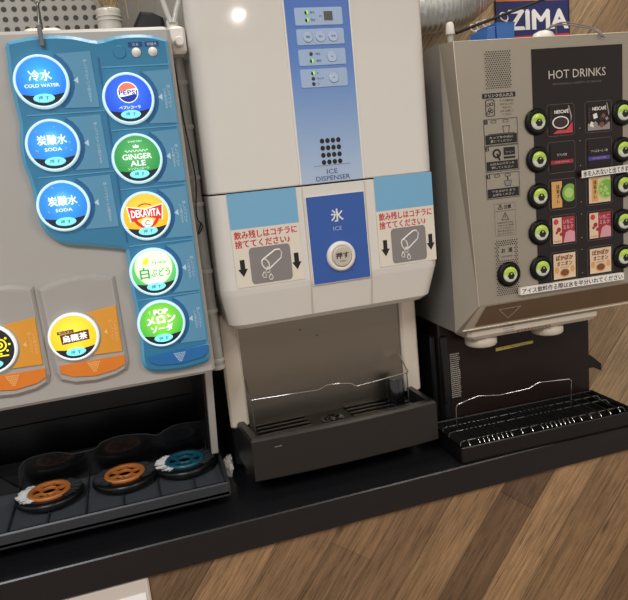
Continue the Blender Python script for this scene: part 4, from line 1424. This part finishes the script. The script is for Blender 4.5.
b = MB()
b.lathe([(0.014, 0), (0.018, 0.004), (0.0195, 0.05), (0.018, 0.088), (0.0195, 0.094), (0.0185, 0.096), (0.016, 0.094), (0.015, 0.06)], (0.0460, 0.322, 0.6335), 'ceramic', 'z', 32)
for z in (0.045, 0.078, 0.084):
    b.lathe([(0.0196, 0), (0.0199, 0.001), (0.0196, 0.002)], (0.0460, 0.322, 0.6335+z), 'ceramic', 'z', 32)
tag(b.build('ceramic_jar'), 'white ceramic jar beside the perforated panel on the dispenser', 'jar')
b = MB()
rr = random.Random(11)
for k in range(26):
    a = rr.uniform(0, 6.28)
    tip = Vector((0.046+rr.uniform(-0.02, 0.055), 0.322+rr.uniform(-0.03, 0.03), 0.6335+rr.uniform(0.11, 0.18)))
    p0 = Vector((0.046+0.006*math.cos(a), 0.322+0.006*math.sin(a), 0.68))
    mid = (p0+tip)/2+Vector((0, 0, 0.02))
    end = tip+Vector((0.004, 0, -rr.uniform(0.0, 0.06)))
    if (Vector((end.x, end.y)) - Vector((0.046, 0.322))).length < 0.024:
        end.z = max(end.z, 0.735)
    b.tube(smooth_path([p0, Vector((mid.x*0.4+0.0276, 0.322, 0.735)), tip, end], 4), 0.0009, 'straw', 5)
tag(b.build('dried_grass'), 'dry straw coloured grass drooping from the white jar', 'dried plant')
b = MB()
sec = [(0.000, 0.058), (0.012, 0.0775), (0.030, 0.0755), (0.046, 0.068), (0.053, 0.055)]
pv = [(0.0775+x, 0.6335+z) for x, z in sec]+[(0.1220, 0.6338), (0.0780, 0.6338)]
b.prism([(min(x, 0.1225), z) for x, z in pv], 0.255, 0.30, 'leather', 0.005)
tag(b.build('black_pouch'), 'black pouch lying on the dispenser between the jar and the ice dispenser', 'pouch')

# water valve and pipes in the gap between the two machines
t = thing('water_valve', 'white water valve with clear tubes in the gap left of the ice dispenser', 'valve', (0.112, 0.06, 0.60))
b = MB()
b.box(-0.0105, 0.0095, -0.018, 0.010, 0.008, 0.040, 'white', 0.003)
b.lathe([(0.006, 0.0), (0.006, 0.012), (0.0045, 0.013)], (0.0, -0.018, 0.020), 'white', 'y', 20)
b.lathe([(0.007, 0), (0.007, 0.010)], (-0.003, -0.004, 0.039), 'white', 'z', 20)
b.build('valve_body', t)
for pts in ([(-0.005, -0.012, 0.045), (-0.009, -0.010, 0.060), (-0.022, -0.005, 0.12)], [(-0.002, -0.012, 0.045), (0.003, -0.012, 0.060), (0.0075, -0.012, 0.075), (0.0078, -0.012, 0.12)]):
    b = MB(); b.tube(smooth_path(pts, 5), 0.0032, 'clear', 10); b.build('tube', t)
b = MB()
b.tube([(0.1118, 0.075, 0.195), (0.1118, 0.075, 0.608)], 0.0085, 'greytube', 14)
for z in (0.195, 0.205, 0.275, 0.33, 0.42, 0.455, 0.52, 0.575):
    b.lathe([(0.0086, 0), (0.0100, 0.001), (0.0100, 0.005), (0.0086, 0.006)], (0.1118, 0.075, z), 'clear', 'z', 16)
b.tube(smooth_path([(0.106, 0.062, 0.60), (0.108, 0.061, 0.53), (0.113, 0.061, 0.46), (0.108, 0.061, 0.41), (0.114, 0.061, 0.395), (0.107, 0.061, 0.385), (0.113, 0.061, 0.40)], 5), 0.0009, 'blackmat', 5)
tag(b.build('drain_pipe'), 'clear grey pipe running down the gap beside the ice dispenser', 'pipe')
# crumpled tissue
bm = bmesh.new()
bmesh.ops.create_icosphere(bm, subdivisions=4, radius=1)
from mathutils import noise
for v in bm.verts:
    n_ = 0.75+0.35*noise.noise(v.co*1.7)+0.18*noise.noise(v.co*4.5+Vector((3, 1, 0)))
    v.co = Vector((v.co.x*0.0105*n_, v.co.y*0.014*n_, max(-0.0165, v.co.z*0.021*n_)))
me = bpy.data.meshes.new('crumpled_tissue'); bm.to_mesh(me); bm.free(); me.materials.append(M['tissue'])
o = bpy.data.objects.new('crumpled_tissue', me); COL.objects.link(o); o.location = (0.1170, 0.148, 0.0166)
tag(o, 'crumpled white tissue on the worktop in the gap beside the grey drip tray', 'tissue')

# foil duct
axis = smooth_path([(0.30, 0.43, 0.735), (0.52, 0.43, 0.742), (0.68, 0.43, 0.750), (0.755, 0.43, 0.776), (0.83, 0.43, 0.850)], 60)
rr = random.Random(4)
rad_ = [0.050+0.0018*math.sin(i*1.25)+rr.uniform(-0.0009, 0.0009) for i in range(len(axis))]
b = MB(); b.tube(axis, rad_, 'foil', 28, smooth=True)
tag(b.build('foil_duct'), 'silver flexible foil duct running behind the machines', 'duct')
b = MB()
b.tube([(0.668, 0.36, 0.606), (0.668, 0.36, 0.690)], 0.006, 'clear', 14)
b.lathe([(0.0085, 0), (0.0085, 0.006), (0.0075, 0.018), (0.005, 0.022)], (0.668, 0.36, 0.680), 'white', 'z', 18)
tag(b.build('water_hose'), 'short clear hose with a white end below the foil duct', 'hose')
# rail with ring clips
b = MB(); b.tube([(0.688, 0.372, 0.685), (0.710, 0.368, 0.691), (1.02, 0.35, 0.778)], [0.0035, 0.0032, 0.0022], 'blackmat', 8)
rail = tag(b.build('black_rod'), 'thin black rod slanting up across the poster', 'rod')
places = ['leftmost ring clip on the black rod, low beside the duct', 'second ring clip from the left on the black rod', 'third ring clip on the black rod, hanging over the blue bin', 'ring clip on the black rod in front of the poster']
for (x, r_), lab in zip(((0.724, 0.0072), (0.738, 0.0088), (0.7505, 0.0078), (0.790, 0.0085)), places):
    u = (x-0.710)/0.31
    zr = 0.691+0.087*u; yr = 0.368-0.018*u
    t = thing('ring_clip', lab, 'clip', (x, yr, zr), 0, 'ring clips on the rod')
    b = MB(); b.tube([(r_*math.cos(2*math.pi*k/20), 0.004*math.sin(2*math.pi*k/20), -r_*0.45+r_*math.sin(2*math.pi*k/20)) for k in range(20)], 0.0012, 'silverring', 6, closed=True)
    b.build('ring', t)
    b = MB(); b.box(0.001, 0.0065, -0.003, 0.001, -r_*1.45-0.011, -r_*1.40, 'silverring', 0.001)
    b.tube([(0.004, -0.001, -r_*1.45-0.010), (0.007, -0.002, -r_*1.45-0.015)], 0.0014, 'strap', 6)
    b.build('clamp', t)
# blue bin on the hot machine
t = thing('blue_bin', 'blue plastic bin standing on the hot drinks machine below the black rod', 'bin', (0.698, 0.27, 0.606))
b = MB()
b.prism([(-0.015, 0.0004), (-0.005, 0.066), (0.0105, 0.068), (0.0105, 0.0004)], 0.0, 0.06, 'bluebox', 0.002)
b.build('scoop', t)
b = MB()
def bx(z, d): return [(0.012+d, 0.0+d, z), (0.050-d, 0.0+d, z), (0.050-d, 0.062-d, z), (0.012+d, 0.062-d, z)]
b.loft([bx(0.0004, 0.003), bx(0.070, 0.0), bx(0.0735, -0.0008), bx(0.0735, 0.0025), bx(0.004, 0.005)], 'bluebox')
b.build('tub', t)
# poster
t = thing('wall_poster', 'navy drinks poster with white capitals and a red band on the back wall', 'poster', (0.97, 0.498, 0.60))
b = MB()
b.box(-0.110, 0.0790, -0.003, 0.0, 0.02, 0.30, 'zimanavy')
b.text('ZIMA', -0.0035, 0.1310, -0.0034, 'zimawhite', w=0.156, h=0.0400, bold=0.035)
b.flat([(-0.110, 0.02), (0.0790, 0.02), (0.0790, 0.1000), (-0.110, 0.0960)], -0.0034, 'zimared')
b.flat([(-0.110, 0.170), (0.0790, 0.170), (0.0790, 0.30), (-0.110, 0.30)], -0.0034, 'zimaorange')
b.flat([(0.0770, 0.02), (0.0790, 0.02), (0.0790, 0.30), (0.0770, 0.30)], -0.0037, 'blackmat')
b.build('printed_sheet', t)
# white cap with grey cable on top of the hot machine
t = thing('white_cap', 'white plastic cap with a grey cable on the top edge of the hot drinks machine', 'cap', (0.680, 0.10, 0.606))
b = MB()
pr = [(0.0, 0.023), (0.006, 0.022), (0.012, 0.019), (0.015, 0.012), (0.016, 0.0004)]
rings = [[(r_*1.25*math.cos(2*math.pi*k/28), r_*1.0*math.sin(2*math.pi*k/28), h) for k in range(28)] for r_, h in pr if r_ > 0]
b.loft(rings, 'white', smooth=True)
b.build('shell', t)
b = MB()
b.tube(smooth_path([(-0.002, 0.010, 0.020), (0.012, -0.02, 0.026), (0.020, -0.06, 0.014), (0.021, -0.088, 0.0035), (0.0235, -0.1000, -0.008)], 6), 0.0012, 'cable', 6)
b.tube(smooth_path([(0.004, 0.010, 0.020), (0.016, -0.02, 0.029), (0.025, -0.06, 0.016), (0.026, -0.088, 0.0035), (0.0275, -0.1002, -0.010)], 6), 0.0010, 'cable', 6)
b.tube(smooth_path([(0.018, 0.015, 0.012), (0.024, 0.015, 0.030), (0.034, 0.015, 0.032), (0.036, 0.015, 0.020)], 5), 0.0014, 'strap', 6)
b.build('cable', t, label='grey looped cable')

for o in list(bpy.data.objects):
    if '_o' in o:
        del o['_o']
